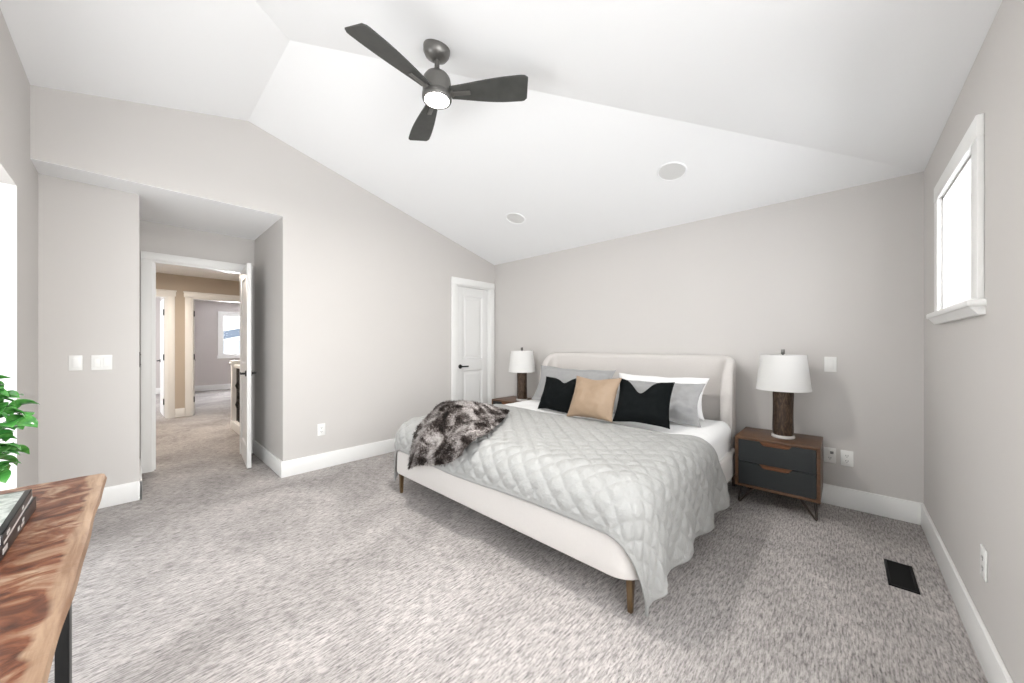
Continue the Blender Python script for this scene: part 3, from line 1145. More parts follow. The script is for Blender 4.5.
# draped cloth over the mattress: flat top, rounded edge of radius RR, then hanging
def drape(a, b, cx0, cx1, cy0, ztop, RR, RL=None, RF=None, flare=0.06, fold=0.0, ph=0.0, wl=0.38, ffold=0.0):
    """(a, b) cloth coordinates: a along X, b along Y. Returns (position, normal-ish direction)."""
    sx = a - cx1 if a > cx1 else (a - cx0 if a < cx0 else 0.0)
    sy = b - cy0 if b < cy0 else 0.0
    rho = math.hypot(sx, sy)
    px = min(max(a, cx0), cx1)
    py = max(b, cy0)
    if rho < 1e-6:
        return Vector((px, py, ztop)), Vector((0, 0, 1))
    ux, uy = sx / rho, sy / rho
    RR = ((RL or RR) if sx < 0 else RR) * ux * ux + (RF or RR) * uy * uy
    arc = RR * PI / 2
    if rho < arc:
        th = rho / RR
        out = RR * math.sin(th)
        dz = RR * (1 - math.cos(th))
        nrm = Vector((ux * math.sin(th), uy * math.sin(th), math.cos(th)))
    else:
        h = rho - arc
        out = RR + flare * h
        dz = RR + h
        if fold and abs(ux) > 0.02:
            amt = min(1.0, h / 0.38) ** 1.3
            wv = 0.5 + 0.5 * math.sin(2 * PI * (b + 0.22 * h) / wl + ph)
            out += fold * amt * (wv ** 1.2) * abs(ux)
        if ffold:
            out += ffold * min(1, h / 0.2) * (0.5 + 0.5 * math.sin(2 * PI * a / 0.33 + ph)) * abs(uy)
        nrm = Vector((ux, uy, 0.05)).normalized()
    return Vector((px + ux * out, py + uy * out, ztop - dz)), nrm


def cloth(name, mat, a0, a1, b0f, b1f, na, nb, args, amp=None, thick=0.012, lift=None):
    """b0f/b1f: functions of a giving the foot and head edge."""
    t = B()
    grid = []
    for i in range(na + 1):
        a = a0 + (a1 - a0) * i / na
        col = []
        b0, b1 = b0f(a), b1f(a)
        for j in range(nb + 1):
            b = b0 + (b1 - b0) * j / nb
            p, n = drape(a, b, **args)
            if lift:
                p.z += lift(a, b)
            if amp:
                p = p + n * amp(a, b, i / na, j / nb)
            col.append(t.verts.new(p))
        grid.append(col)
    for i in range(na):
        for j in range(nb):
            t.faces.new((grid[i][j], grid[i + 1][j], grid[i + 1][j + 1], grid[i][j + 1]))
    bmesh.ops.recalc_face_normals(t, faces=t.faces)
    o = obj(name, t, mat, None, 180)
    md = o.modifiers.new('thick', 'SOLIDIFY')
    md.thickness = thick
    md.offset = -1
    return o


def nz2(x, y, s=1.0, sd=0.0):
    return mnoise.noise(Vector((x * s + sd, y * s - sd, sd * 1.7)))


# white top sheet between pillows and quilt, hanging a little at the sides
SA = dict(cx0=MX0 + 0.02, cx1=MX1 - 0.02, cy0=0.5, ztop=0.597, RR=0.085, flare=0.03, fold=0.018, ph=1.0, wl=0.5)
o = cloth('top_sheet', M['sheet'], MX0 - 0.24, MX1 + 0.285, lambda a: 2.12, lambda a: 3.42 - 0.06 * max(0, (a - MX1) / 0.28), 110, 60, SA,
          amp=lambda a, b, u, v: 0.006 * nz2(a, b, 5, 3.0) + 0.004 * nz2(a, b, 14, 9.0), thick=0.008)
tag(o, 'smooth white top sheet turned out below the pillows', 'sheet')

# quilted coverlet
QA = dict(cx0=BX0 + 0.185, cx1=BX1 - 0.138, cy0=1.655, ztop=0.615, RR=0.150, RL=0.205, RF=0.170, flare=0.03, fold=0.055, ph=0.4, wl=0.40)
qa0, qa1 = QA['cx0'] - 0.555, QA['cx1'] + 0.575


def head_edge(a):
    e = 2.60 + 0.02 * math.sin(a * 3.0)
    if a > QA['cx1'] - 0.10:
        e += 0.0 + 0.42 * ((a - (QA['cx1'] - 0.10)) / 0.70) ** 1.1
    if a < -2.0:
        e += 0.12 * (-2.0 - a)
    return e


def foot_edge(a):
    return 1.655 - 0.338 + 0.012 * math.sin(a * 4.0)


def diamonds(a, b, u, v):
    k = PI / 0.086
    s = abs(math.sin(k * (a * 0.95 + b) * 0.707)) * abs(math.sin(k * (a * 0.95 - b) * 0.707))
    e = min(u, 1 - u) * (qa1 - qa0), min(v, 1 - v) * 1.35
    edge = min(e)
    am = 0.0145 * (s ** 0.45)
    if edge < 0.035:
        am = 0.008 if edge > 0.006 else 0.0
    am += 0.006 * nz2(a, b, 3.2, 1.0) + 0.0035 * nz2(a, b, 17, 5.0)
    return am


o = cloth('quilt', M['quilt'], qa0, qa1, foot_edge, head_edge, 330, 170, QA, amp=diamonds, thick=0.012)
tag(o, 'pale grey diamond-quilted coverlet draped over the bed foot', 'quilt')


# ------------------------------------------------------------------ pillows
def pillow(name, label, cat, mat, w, h, th, loc, lean, yaw, roll=0.0, dent=0.0, flange=0.0, group=None, seed=1.0, pinch=0.10, dentx=0.0, wr=0.010):
    """Stuffed cushion standing on its lower edge; local x = width, z = height, y = thickness; origin at bottom centre."""
    t = B()
    nu, nv = 40, 36
    def shape(i, j, s):
        u = -1 + 2 * i / nu
        v_ = -1 + 2 * j / nv
        x = w / 2 * u * (1 - pinch * (1 - v_ * v_) * abs(u) ** 1.5)
        z = h / 2 * v_ * (1 - pinch * (1 - u * u) * abs(v_) ** 1.5)
        uu, vv = abs(u), abs(v_)
        if flange:
            fu, fv = 1 - 2 * flange / w, 1 - 2 * flange / h
            uu, vv = min(1, uu / fu), min(1, vv / fv)
        bulge = (max(0, 1 - uu ** 2.4) ** 0.62) * (max(0, 1 - vv ** 2.4) ** 0.62)
        y = s * (th / 2 * bulge + 0.003)
        if dent:
            g = math.exp(-((x - dentx) / (0.17 * w)) ** 2) * ((v_ + 1) / 2) ** 2.2
            z -= dent * g
            y *= 1 - 0.45 * g
        wn_ = wr * nz2(x * 1.0, z, 11, seed) + 0.6 * wr * nz2(x, z, 23, seed + 4)
        y += s * wn_ * (0.3 + bulge) if bulge > 0.02 else 0.35 * wn_
        z += 0.008 * nz2(x, z, 6, seed + 2)
        # sag a little towards the bottom
        y += s * 0.10 * th * bulge * (-(v_))
        return (x, y, z + h / 2)
    for s in (-1, 1):
        g = [[t.verts.new(shape(i, j, s)) for j in range(nv + 1)] for i in range(nu + 1)]
        for i in range(nu):
            for j in range(nv):
                t.faces.new((g[i][j], g[i + 1][j], g[i + 1][j + 1], g[i][j + 1]))
    bmesh.ops.remove_doubles(t, verts=t.verts, dist=0.0001)
    # close the rim
    be = [e for e in t.edges if e.is_boundary]
    if be:
        try:
            bmesh.ops.bridge_loops(t, edges=be)
        except Exception:
            pass
    bmesh.ops.recalc_face_normals(t, faces=t.faces)
    o = obj(name, t, mat, None, 180)
    o.location = loc
    o.rotation_mode = 'ZYX'
    o.rotation_euler = (-lean, roll, yaw)
    return tag(o, label, cat, group)


PZ = 0.605
pillow('pillow', 'white pillow at the right end of the headboard behind the grey one', 'pillow', M['sheet'], 0.84, 0.38, 0.15, (-1.27, 3.26, PZ + 0.006), R(24), 0.0, R(0), seed=2.0, group='white pillows against the headboard')
pillow('pillow', 'white pillow at the left, mostly hidden behind the large grey one', 'pillow', M['sheet'], 0.82, 0.38, 0.14, (-2.16, 3.31, PZ + 0.006), R(16), 0.0, R(1), seed=5.0, group='white pillows against the headboard')
pillow('pillow', 'grey pillow at left leaning against the headboard behind the black cushion', 'pillow', M['greyfab'], 0.98, 0.42, 0.13, (-2.13, 3.10, PZ + 0.006), R(22), R(-3), R(2), flange=0.035, seed=7.0, group='grey pillows in front of the white pillows')
pillow('pillow', 'crumpled grey pillow at right between the black cushion and the white pillow', 'pillow', M['greyfab'], 0.84, 0.355, 0.16, (-1.225, 2.97, PZ + 0.008), R(26), R(3), R(-1), flange=0.03, seed=11.0, wr=0.030, group='grey pillows in front of the white pillows')
pillow('cushion', 'black cushion at left, tucked behind the tan cushion', 'cushion', M['blackfab'], 0.44, 0.35, 0.12, (-2.02, 2.74, PZ + 0.004), R(24), R(-7), R(1), dent=0.045, seed=13.0, dentx=0.05)
pillow('cushion', 'shiny tan cushion standing between the two black cushions', 'cushion', M['tan'], 0.445, 0.375, 0.13, (-1.535, 2.555, PZ + 0.028), R(26), R(-4), R(0), seed=17.0, dent=0.010, wr=0.007)
pillow('cushion', 'large black cushion with a V dent right of the tan cushion', 'cushion', M['blackfab'], 0.425, 0.37, 0.13, (-1.135, 2.64, PZ + 0.028), R(26), R(9), R(-3), dent=0.10, seed=19.0, dentx=-0.03)


# ------------------------------------------------------------------ faux fur throw
def coons(cu0, cu1, cv0, cv1, u, v):
    """cu0/cu1: curves at v=0 and v=1 in u; cv0/cv1: curves at u=0 and u=1 in v."""
    def ev(c, s):
        n = len(c) - 1
        x = min(n - 1e-6, s * n)
        i = int(x)
        f = x - i
        p0, p1, p2, p3 = [Vector(c[max(0, min(n, i + k))]) for k in (-1, 0, 1, 2)]
        return 0.5 * (2 * p1 + (p2 - p0) * f + (2 * p0 - 5 * p1 + 4 * p2 - p3) * f * f + (3 * p1 - p0 - 3 * p2 + p3) * f ** 3)
    A, Bp, Cp, D = Vector(cu0[0]), Vector(cu0[-1]), Vector(cu1[0]), Vector(cu1[-1])
    return (1 - v) * ev(cu0, u) + v * ev(cu1, u) + (1 - u) * ev(cv0, v) + u * ev(cv1, v) - ((1 - u) * (1 - v) * A + u * (1 - v) * Bp + (1 - u) * v * Cp + u * v * D)


random.seed(4)
back = [(-2.62, 1.93, 0.70), (-2.54, 2.06, 0.715), (-2.40, 2.13, 0.70), (-2.14, 2.25, 0.65)]
front = [(-2.42, 1.462, 0.31), (-2.30, 1.462, 0.365), (-2.15, 1.462, 0.40), (-1.95, 1.468, 0.45), (-1.80, 1.49, 0.53)]
left = [(-2.62, 1.93, 0.70), (-2.52, 1.78, 0.69), (-2.43, 1.63, 0.655), (-2.39, 1.49, 0.56), (-2.40, 1.462, 0.31)]
right = [(-2.14, 2.25, 0.65), (-2.0, 2.05, 0.638), (-1.84, 1.80, 0.638), (-1.74, 1.60, 0.625), (-1.80, 1.49, 0.53)]
t = B()
NU, NV = 60, 64
gp = []
for i in range(NU + 1):
    row = []
    for j in range(NV + 1):
        u, v = i / NU, j / NV
        p = coons(back, front, left, right, u, v)
        w = math.sin(PI * u) ** 0.6 * math.sin(PI * min(1, v * 1.05)) ** 0.6 if 0 < u < 1 and 0 < v < 0.95 else 0
        fold = 0.5 + 0.5 * math.sin(2 * PI * (1.6 * u + 0.9 * v) + 2.2 * nz2(u, v, 2.2, 3))
        up = Vector((0, -0.25 - 0.6 * max(0, v - 0.75) * 4, 1 - max(0, v - 0.75) * 3)).normalized()
        if v > 0.72:
            p.y = min(p.y, 1.60 - 0.118 * math.sin(min(1, (v - 0.70) / 0.22) * PI / 2) - 0.025) if p.y < 1.63 else p.y
        floorz = 0.64 if p.y > 1.6 else 0.0
        p = p + up * (0.018 + w * (0.115 * fold ** 2.2 * (1 - 0.45 * u) + 0.05 * nz2(u, v, 5, 8) + 0.008))
        if p.y > 1.6:
            p.z = max(p.z, floorz)
        row.append(p)
    gp.append(row)
vt = [[t.verts.new(p) for p in row] for row in gp]
for i in range(NU):
    for j in range(NV):
        t.faces.new((vt[i][j], vt[i][j + 1], vt[i + 1][j + 1], vt[i + 1][j]))
t.normal_update()
if sum(f_.normal.z for f_ in t.faces) < 0:
    bmesh.ops.reverse_faces(t, faces=t.faces)
    t.normal_update()
norms = [[vt[i][j].normal.copy() for j in range(NV + 1)] for i in range(NU + 1)]
# closed underside
vb = [[t.verts.new(gp[i][j] - norms[i][j] * 0.014) for j in range(NV + 1)] for i in range(NU + 1)]
for i in range(NU):
    for j in range(NV):
        t.faces.new((vb[i][j], vb[i + 1][j], vb[i + 1][j + 1], vb[i][j + 1]))
rim = [(i, 0) for i in range(NU)] + [(NU, j) for j in range(NV)] + [(i, NV) for i in range(NU, 0, -1)] + [(0, j) for j in range(NV, 0, -1)]
for k in range(len(rim)):
    (i, j), (i2, j2) = rim[k], rim[(k + 1) % len(rim)]
    t.faces.new((vt[i][j], vb[i][j], vb[i2][j2], vt[i2][j2]))
bmesh.ops.recalc_face_normals(t, faces=t.faces)
# pile: short tapering tufts all over the upper side
for k in range(15000):
    u, v = random.random(), random.random()
    if random.random() < 0.10:
        if random.random() < 0.5:
            u = random.choice((0.0, 1.0))
        else:
            v = random.choice((0.0, 1.0))
    i, j = min(NU - 1, int(u * NU)), min(NV - 1, int(v * NV))
    fu, fv = u * NU - i, v * NV - j
    p = (gp[i][j] * (1 - fu) * (1 - fv) + gp[i + 1][j] * fu * (1 - fv) + gp[i][j + 1] * (1 - fu) * fv + gp[i + 1][j + 1] * fu * fv)
    n = norms[i][j]
    comb = Vector((0.5 * math.sin(7 * u + 5 * v), -0.9, -0.35))
    d = (n * 0.75 + comb * 0.55 + Vector((random.gauss(0, .45), random.gauss(0, .45), random.gauss(0, .3)))).normalized()
    ln = random.uniform(0.016, 0.034)
    s = d.cross(Vector((random.gauss(0, 1), random.gauss(0, 1), random.gauss(0, 1)))).normalized() * random.uniform(0.0016, 0.0034)
    q = p - n * 0.003
    a_, b_ = t.verts.new(q - s), t.verts.new(q + s)
    m1 = q + d * ln * 0.55
    bend = Vector((0, 0, -0.006))
    c_, d_ = t.verts.new(m1 - s * 0.7), t.verts.new(m1 + s * 0.7)
    e_ = t.verts.new(q + d * ln + bend)
    t.faces.new((a_, b_, d_, c_))
    t.faces.new((c_, d_, e_))
o = obj('fur_throw', t, M['fur'], None, 180)
tag(o, 'crumpled dark grey faux fur throw on the left foot corner of the bed', 'throw')


# ------------------------------------------------------------------ nightstands
def make_nightstand(label, loc):
    r = thing('nightstand', label, 'nightstand', loc, 0, 'walnut nightstands beside the bed')
    W, D, Z0, Z1 = 0.512, 0.42, 0.140, 0.527
    th = 0.020
    bm = B()
    box(bm, -W / 2, W / 2, 0, D, Z1 - th, Z1, 0.002)
    box(bm, -W / 2, W / 2, 0, D, Z0, Z0 + th, 0.002)
    box(bm, -W / 2, -W / 2 + th, 0, D, Z0 + th, Z1 - th, 0.0)
    box(bm, W / 2 - th, W / 2, 0, D, Z0 + th, Z1 - th, 0.0)
    box(bm, -W / 2 + th, W / 2 - th, D - 0.012, D, Z0 + th, Z1 - th)
    obj('carcass', bm, M['walnut'], r, 30)
    ih = (Z1 - Z0 - 2 * th)
    dh = ih / 2 - 0.004
    for k in range(2):
        a = Z0 + th + 0.002 + k * (dh + 0.004)
        b = a + dh
        w2 = W / 2 - th - 0.003
        # front with a scooped finger pull cut out of the top edge
        c0, c1, dp = 0.105, 0.075, 0.028
        pts = [(-w2, a), (w2, a), (w2, b), (c0, b)]
        for q in range(1, 7):
            s = q / 6
            pts.append((c0 + (c1 - c0) * s, b - dp * (s * s * (3 - 2 * s))))
        for q in range(0, 7):
            s = 1 - q / 6
            pts.append((-c0 + (c0 - c1) * s, b - dp * (s * s * (3 - 2 * s))))
        pts.append((-w2, b))
        bm = B()
        prism(bm, pts, 'y', 0.003, 0.021)
        box(bm, -w2, w2, 0.024, D - 0.03, a + 0.01, b - 0.04)
        dr = obj('drawer', bm, M['charcoal'], r, 20)
        dr['label'] = 'charcoal drawer front with scooped pull'
        bm = B()
        box(bm, -c0 - 0.008, c0 + 0.008, 0.0212, 0.026, b - dp - 0.010, b + 0.001)
        prism(bm, [(0.0212, b - dp - 0.001), (0.008, b - dp - 0.001), (0.008, b - dp + 0.002), (0.0212, b - dp + 0.004)], 'x', -c1 + 0.01, c1 - 0.01)
        h_ = obj('finger_pull', bm, M['pullwood'], dr, 0)
        h_['label'] = 'orange-brown wooden finger pull'
    # hairpin legs
    for sx in (-1, 1):
        for y in (0.045, D - 0.045):
            bm = B()
            x0 = sx * (W / 2 - 0.075)
            sy = -1 if y < D / 2 else 1
            fx_, fy_ = sx * (W / 2 - 0.022), y + sy * 0.012
            tube(bm, [(x0 - sx * 0.045, y, Z0), (fx_ - sx * 0.006, fy_, 0.012), (fx_, fy_, 0.005), (fx_ + sx * 0.002, fy_, 0.012), (fx_ - sx * 0.008, y - sy * 0.02, Z0)], 0.0075, seg=8)
            box(bm, min(x0 - sx * 0.06, fx_), max(x0 - sx * 0.06, fx_), y - 0.02, y + 0.02, Z0 - 0.004, Z0)
            o = obj('hairpin_leg', bm, M['legdark'], r)
            o['label'] = 'dark metal hairpin leg'
    return r


M['pullwood'] = ramp_mat('orange_walnut', [(0.3, (0.15, 0.055, 0.020)), (0.7, (0.25, 0.105, 0.042))], 10, (1, 8, 8), 0.45)
NSX, NSY = -0.376, 3.262
NLX = -3.16
nsr = make_nightstand('walnut nightstand with two charcoal drawers right of the bed', (NSX, NSY, 0))
dup(nsr, (NLX, NSY, 0), 'walnut nightstand left of the bed, only its top showing')


# table lamps
def make_lamp(label, loc):
    r = thing('table_lamp', label, 'lamp', loc, 0, 'table lamps on the nightstands')
    bm = B()
    lathe(bm, [(0.0, 0.0), (0.071, 0.0), (0.074, 0.003), (0.074, 0.019), (0.071, 0.022), (0.0, 0.022)], (0, 0, 0), 40, cap=False)
    obj('lamp_foot', bm, M['acrylic'], r)
    t = B()
    # slightly irregular carved column
    seg, rings = 40, 22
    g = []
    for j in range(rings + 1):
        z = 0.022 + 0.335 * j / rings
        ring = []
        for i in range(seg):
            a = 2 * PI * i / seg
            rr = 0.0655 * (1 + 0.012 * math.sin(3 * a + 5 * z) + 0.018 * math.sin(7 * a - 14 * z)) + 0.001 * math.sin(2 * PI * z / 0.3)
            if j in (0, rings):
                rr *= 0.96
            ring.append(t.verts.new((rr * math.cos(a), rr * math.sin(a) * 0.97, z)))
        g.append(ring)
    for p, q in zip(g[:-1], g[1:]):
        for i in range(seg):
            t.faces.new((p[i], p[(i + 1) % seg], q[(i + 1) % seg], q[i]))
    t.faces.new(g[0])
    t.faces.new(g[-1])
    bmesh.ops.recalc_face_normals(t, faces=t.faces)
    obj('lamp_column', t, M['lampbase'], r, 60)
    bm = B()
    lathe(bm, [(0.030, 0.357), (0.030, 0.365), (0.012, 0.369), (0.012, 0.40), (0.019, 0.405), (0.019, 0.45), (0.006, 0.455), (0.0045, 0.645), (0.0, 0.645)], (0, 0, 0), 20, cap=False)
    for k in range(3):
        a = 2 * PI * k / 3 + 0.4
        tube(bm, [(0, 0, 0.637), (0.143 * math.cos(a), 0.143 * math.sin(a), 0.634)], 0.0022, seg=6)
    obj('lamp_stem', bm, M['black'], r)
    bm = B()
    lathe(bm, [(0.174, 0.368), (0.144, 0.640), (0.1415, 0.640), (0.1715, 0.368), (0.174, 0.368)], (0, 0, 0), 56, cap=False)
    obj('lamp_shade', bm, M['shade'], r, 30)
    bm = B()
    box(bm, -0.012, 0.012, -0.012, 0.012, 0.645, 0.683, 0.004)
    obj('finial', bm, M['fanmetal'], r, 30)
    return r


lm = make_lamp('table lamp with white drum shade on the right nightstand', (-0.348, 3.455, 0.527))
dup(lm, (-3.052, 3.455, 0.527), 'table lamp with white drum shade left of the bed near the closet door')


# ------------------------------------------------------------------ wall plates
def wall_plate(name, label, cat, loc, rz, w, h, kind, group=None):
    """Plate on a wall; local -y points into the room."""
    r = thing(name, label, cat, loc, rz, group)
    bm = B()
    box(bm, -w / 2, w / 2, -0.006, 0, -h / 2, h / 2, 0.003, 2)
    obj('cover_plate', bm, M['plate'], r, 40)
    if kind == 'outlet':
        for z in (-0.02, 0.02):
            bm = B()
            for x in (-0.006, 0.006):
                box(bm, x - 0.0018, x + 0.0018, -0.0068, -0.005, z - 0.004, z + 0.006)
            lathe(bm, [(0.003, 0), (0.003, 0.0018)], (0, -0.005, z - 0.010), 8, Matrix.Rotation(PI / 2, 4, 'X'))
            o = obj('socket', bm, M['platedark'], r, 0)
            o['label'] = 'grey slots of a socket'
    elif kind == 'blank':
        bm = B()
        box(bm, -0.017, 0.017, -0.010, -0.005, -0.034, 0.034, 0.002)
        obj('insert', bm, M['plate'], r, 40)
    else:
        nrock = int(kind)
        for k in range(nrock):
            x = (k - (nrock - 1) / 2) * 0.046
            bm = B()
            box(bm, x - 0.017, x + 0.017, -0.011, -0.005, -0.034, 0.034, 0.003, mat=Matrix.Rotation(R(2), 4, 'X'))
            obj('rocker', bm, M['plate'], r, 40)
            bm = B()
            box(bm, x - 0.0185, x + 0.0185, -0.0066, -0.005, -0.036, 0.036)
            o = obj('switch_frame', bm, M['grille'], r, 0)
    return r


wall_plate('light_switch', 'single white light switch above the right nightstand lamp side', 'light switch', (-0.079, Yb, 1.092), 0, 0.072, 0.118, '1')
wall_plate('wall_outlet', 'white outlet beside the right nightstand, the one with a plug-in sensor', 'outlet', (-0.082, Yb, 0.382), 0, 0.072, 0.118, 'outlet')
wall_plate('wall_outlet', 'white outlet on the back wall, second from the nightstand', 'outlet', (0.015, Yb, 0.378), 0, 0.072, 0.118, 'outlet')
wall_plate('wall_outlet', 'white outlet low on the left wall above the baseboard', 'outlet', (Xl, 1.305, 0.392), PI / 2, 0.075, 0.120, 'outlet')
wall_plate('wall_outlet', 'white outlet low on the right wall above the baseboard', 'outlet', (Xr, 2.274, 0.392), -PI / 2, 0.075, 0.120, 'outlet')
wall_plate('light_switch', 'square white control plate left of the double switch', 'light switch', (Xrec, -0.281, 1.110), PI / 2, 0.066, 0.112, 'blank')
wall_plate('light_switch', 'double white rocker switch left of the open doorway', 'light switch', (Xrec, -0.154, 1.110), PI / 2, 0.106, 0.114, '2')

# plug-in device in the outlet by the nightstand
ps = thing('plug_in_sensor', 'small white plug-in device in the outlet by the nightstand', 'plug-in device', (-0.070, Yb - 0.0068, 0.405))
bm = B()
box(bm, -0.02, 0.02, -0.022, 0, -0.022, 0.022, 0.005, 3)
obj('casing', bm, M['plate'], ps)
bm = B()
box(bm, -0.010, 0.010, -0.0232, -0.021, -0.006, 0.014, 0.002)
o = obj('sensor_window', bm, M['platedark'], ps)
o['label'] = 'grey sensor window'

# floor register
vt_ = thing('floor_vent', 'black floor register set in the carpet near the right wall', 'vent', (0.222, 2.828, 0.0))
bm = B()
x0_, x1_, y0_, y1_ = -0.055, 0.055, -0.150, 0.150
box(bm, x0_, x1_, y0_, y0_ + 0.014, 0, 0.006, 0.001)
box(bm, x0_, x1_, y1_ - 0.014, y1_, 0, 0.006, 0.001)
box(bm, x0_, x0_ + 0.012, y0_, y1_, 0, 0.006, 0.001)
box(bm, x1_ - 0.012, x1_, y0_, y1_, 0, 0.006, 0.001)
box(bm, x0_ + 0.01, x1_ - 0.01, y0_ + 0.01, y1_ - 0.01, 0.0, 0.0012)
obj('register_frame', bm, M['vent'], vt_, 30)
for k in range(14):
    y = y0_ + 0.024 + k * 0.0194
    bm = B()
    box(bm, x0_ + 0.011, x1_ - 0.011, -0.005, 0.005, -0.0008, 0.0008, mat=Matrix.Translation((0, y, 0.0036)) @ Matrix.Rotation(R(25), 4, 'X'))
    obj('louver', bm, M['vent'], vt_, 0)

# ------------------------------------------------------------------ live-edge console table
TZ = 0.76
TX0, TX1, TY1 = -2.045, -0.25, -0.067
tbl = thing('console_table', 'live-edge wooden console table with black metal legs in the left foreground', 'table', ((TX0 + TX1) / 2, 0.0, 0))
ox = (TX0 + TX1) / 2
t = B()
pf = []
nF = 60
for i in range(nF + 1):
    x = TX0 + (TX1 - TX0) * i / nF
    yv = TY1 - 0.016 * (x - TX0) + 0.0015 * math.sin(3.3 * x + 0.6) + 0.0012 * math.sin(9 * x) + 0.001 * math.sin(21 * x)
    if i == 0:
        yv -= 0.004
    pf.append((x - ox, yv))
yback = Yf + 0.012
rows_ = [(0.0, 1.0), (0.006, 1.0), (0.012, 0.6), (0.016, 0.0), (0.010, -0.6), (0.0, -1.0), (-0.01, -1.0)]
half = 0.021
front_rows = []
nY = 7
tops, bots = [], []
for i, (x, y) in enumerate(pf):
    yy = yback + 0.004 * math.sin(5 * x)
    tops.append([t.verts.new((x, yy + (y - 0.008 - yy) * k / nY, TZ + 0.0008 * math.sin(17 * x + 9 * k))) for k in range(nY + 1)] +
                [t.verts.new((x, y - 0.001, TZ - 0.003)), t.verts.new((x, y + 0.003, TZ - 0.014 + 0.003 * math.sin(11 * x))), t.verts.new((x, y - 0.004, TZ - 0.030)), t.verts.new((x, y - 0.012, TZ - 0.042))] +
                [t.verts.new((x, yy, TZ - 0.042))])
for a, b in zip(tops[:-1], tops[1:]):
    n_v = len(a)
    for k in range(n_v):
        t.faces.new((a[k], b[k], b[(k + 1) % n_v], a[(k + 1) % n_v]))
t.faces.new(tops[0])
t.faces.new(tops[-1])
bmesh.ops.recalc_face_normals(t, faces=t.faces)
obj('tabletop', t, M['slab'], tbl, 40)
for xl in (TX0 + 0.19, TX1 - 0.19):
    bm = B()
    xx = xl - ox
    ya, yb2 = yback + 0.03, -0.136
    box(bm, xx - 0.035, xx + 0.035, yb2 - 0.030, yb2, 0.0, TZ - 0.042, 0.002)
    box(bm, xx - 0.035, xx + 0.035, ya, ya + 0.045, 0.0, TZ - 0.042, 0.002)
    box(bm, xx - 0.035, xx + 0.035, ya, yb2, 0.0, 0.012, 0.002)
    box(bm, xx - 0.035, xx + 0.035, ya, yb2, TZ - 0.054, TZ - 0.042, 0.002)
    o = obj('leg', bm, M['black'], tbl, 30)
    o['label'] = 'black flat-bar metal leg frame'


# books on the table
def book(label, loc, rz, L_, W_, T_, cover, face, marks):
    r = thing('book', label, 'book', loc, rz, 'coffee table books on the wooden table')
    bm = B()
    box(bm, 0, L_, -W_, 0, 0, 0.003, 0.001)
    box(bm, 0, L_, -W_, 0, T_ - 0.003, T_, 0.001)
    box(bm, 0, L_, -0.003, 0.0, 0.0, T_, 0.001)
    obj('cover', bm, cover, r, 30)
    bm = B()
    box(bm, 0.004, L_ - 0.004, -W_ + 0.004, -0.003, 0.003, T_ - 0.003)
    obj('page_block', bm, M['paper'], r, 0)
    if face is not None:
        bm = B()
        box(bm, 0.012, L_ - 0.006, -W_ + 0.01, -0.012, T_, T_ + 0.0006)
        o = obj('cover_picture', bm, face, r, 0)
        o['label'] = 'grey and white cover picture'
    for (x, z, a, h) in marks:
        bm = B()
        box(bm, x, x + a, -0.0004, 0.0006, z, z + h)
        o = obj('spine_mark', bm, M['silver'], r, 0)
        o['label'] = 'silver block printed on the spine'
    return r


bx, by = -1.745, -0.192
book('thick black book with silver spine marks, lower of the two on the table', (bx, by, TZ + 0.0008), R(-1), 0.40, 0.23, 0.036, M['bookblack'], None,
     [(0.155, 0.010, 0.030, 0.007), (0.155, 0.020, 0.018, 0.007), (0.205, 0.012, 0.016, 0.010), (0.32, 0.010, 0.04, 0.012)])
book('black book with a grey and white cover picture, on top of the other', (bx + 0.012, by - 0.006, TZ + 0.0375), R(0.5), 0.37, 0.215, 0.026, M['bookblack'], M['bookcover'],
     [(0.0, 0.0, 0.36, 0.006), (0.13, 0.011, 0.018, 0.007), (0.30, 0.010, 0.03, 0.008)])

# ------------------------------------------------------------------ plant
px_, py_ = -1.885, -0.338
pl = thing('potted_plant', 'bright green leafy potted plant at the left edge on the wood table', 'plant', (px_, py_, TZ + 0.001))
bm = B()
lathe(bm, [(0.0, 0.0), (0.045, 0.0), (0.050, 0.006), (0.062, 0.085), (0.062, 0.092), (0.057, 0.092), (0.055, 0.075), (0.0, 0.075)], (0, 0, 0), 32, cap=False)
obj('pot', bm, M['pot'], pl)
bm = B()
lathe(bm, [(0.055, 0.074), (0.03, 0.080), (0.0, 0.082)], (0, 0, 0), 24, cap=False)
obj('soil', bm, M['soil'], pl)
random.seed(11)


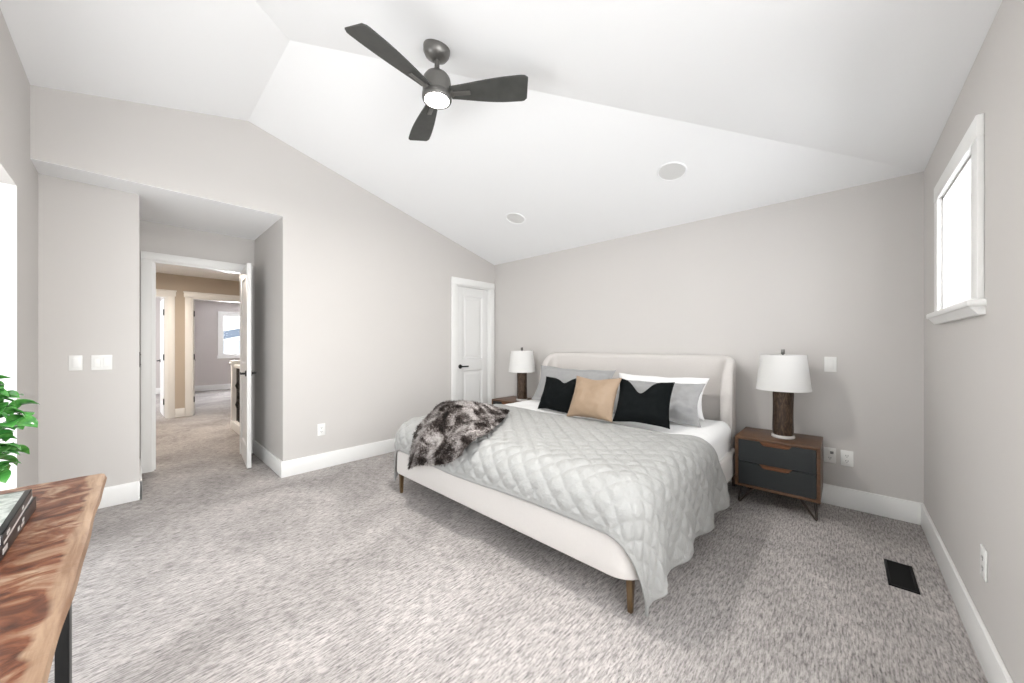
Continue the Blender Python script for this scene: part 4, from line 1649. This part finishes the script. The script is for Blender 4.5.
def leaf_bm(length, width):
    t = B()
    n1, m1 = 10, 6
    g = []
    for i in range(n1 + 1):
        s = i / n1
        wd_ = width * (math.sin(PI * s ** 0.88) ** 0.55) if 0 < s < 1 else 0.0
        row = []
        for j in range(m1 + 1):
            q = -1 + 2 * j / m1
            row.append(t.verts.new((length * s, wd_ * q, 0.25 * width * abs(q) * (1 if wd_ > 0 else 0) + 0.20 * length * math.sin(PI * s * 0.9) - 0.30 * length * s * s)))
        g.append(row)
    for a, b in zip(g[:-1], g[1:]):
        for j in range(m1):
            t.faces.new((a[j], a[j + 1], b[j + 1], b[j]))
    bmesh.ops.remove_doubles(t, verts=t.verts, dist=0.00005)
    ex_ = bmesh.ops.extrude_face_region(t, geom=t.faces[:])
    bmesh.ops.translate(t, vec=(0, 0, -0.0009), verts=[e for e in ex_['geom'] if isinstance(e, bmesh.types.BMVert)])
    bmesh.ops.recalc_face_normals(t, faces=t.faces)
    return t


tips = []
for k in range(22):
    a = random.uniform(0, 2 * PI)
    rr = random.uniform(0.04, 0.10)
    x, y = rr * math.cos(a), rr * math.sin(a)
    y = max(y, -0.10)
    z = random.uniform(0.14, 0.36)
    tips.append((x, y, z))
# stems that reach into the picture
tips += [(0.00, 0.03, 0.345), (0.01, 0.05, 0.30), (-0.02, 0.05, 0.27), (0.0, 0.03, 0.24), (-0.03, 0.075, 0.275), (0.03, 0.055, 0.19), (0.0, 0.045, 0.165), (-0.02, 0.035, 0.125), (0.04, 0.03, 0.11), (0.03, 0.02, 0.29), (0.04, 0.04, 0.32), (0.02, 0.05, 0.215), (-0.05, 0.06, 0.31), (0.03, 0.045, 0.085), (0.0, 0.05, 0.10), (-0.03, 0.06, 0.14), (0.05, 0.03, 0.15)]
for (x, y, z) in tips:
    bm = B()
    tube(bm, [(x * 0.1, y * 0.1, 0.075), (x * 0.35, y * 0.35, 0.075 + (z - 0.075) * 0.6), (x * 0.8, y * 0.8, z * 0.97), (x, y, z)], 0.003, 0.0018, 6)
    st_ = obj('stem', bm, M['stem'], pl)
    base = math.atan2(y, x)
    nl = 3
    for q in range(nl):
        ln = random.uniform(0.048, 0.066)
        lb = leaf_bm(ln, ln * random.uniform(0.44, 0.56))
        az = base + (q - 1) * R(75) + random.uniform(-0.4, 0.4)
        el_ = random.uniform(-0.9, 0.25)
        k2 = 1.0 if q == 1 else random.uniform(0.78, 0.95)
        lf = obj('leaf', lb, M['leaf'], st_, 60, (x * k2, y * k2, z * (0.97 if k2 < 1 else 1.0)), (random.uniform(-0.5, 0.5), el_, az))
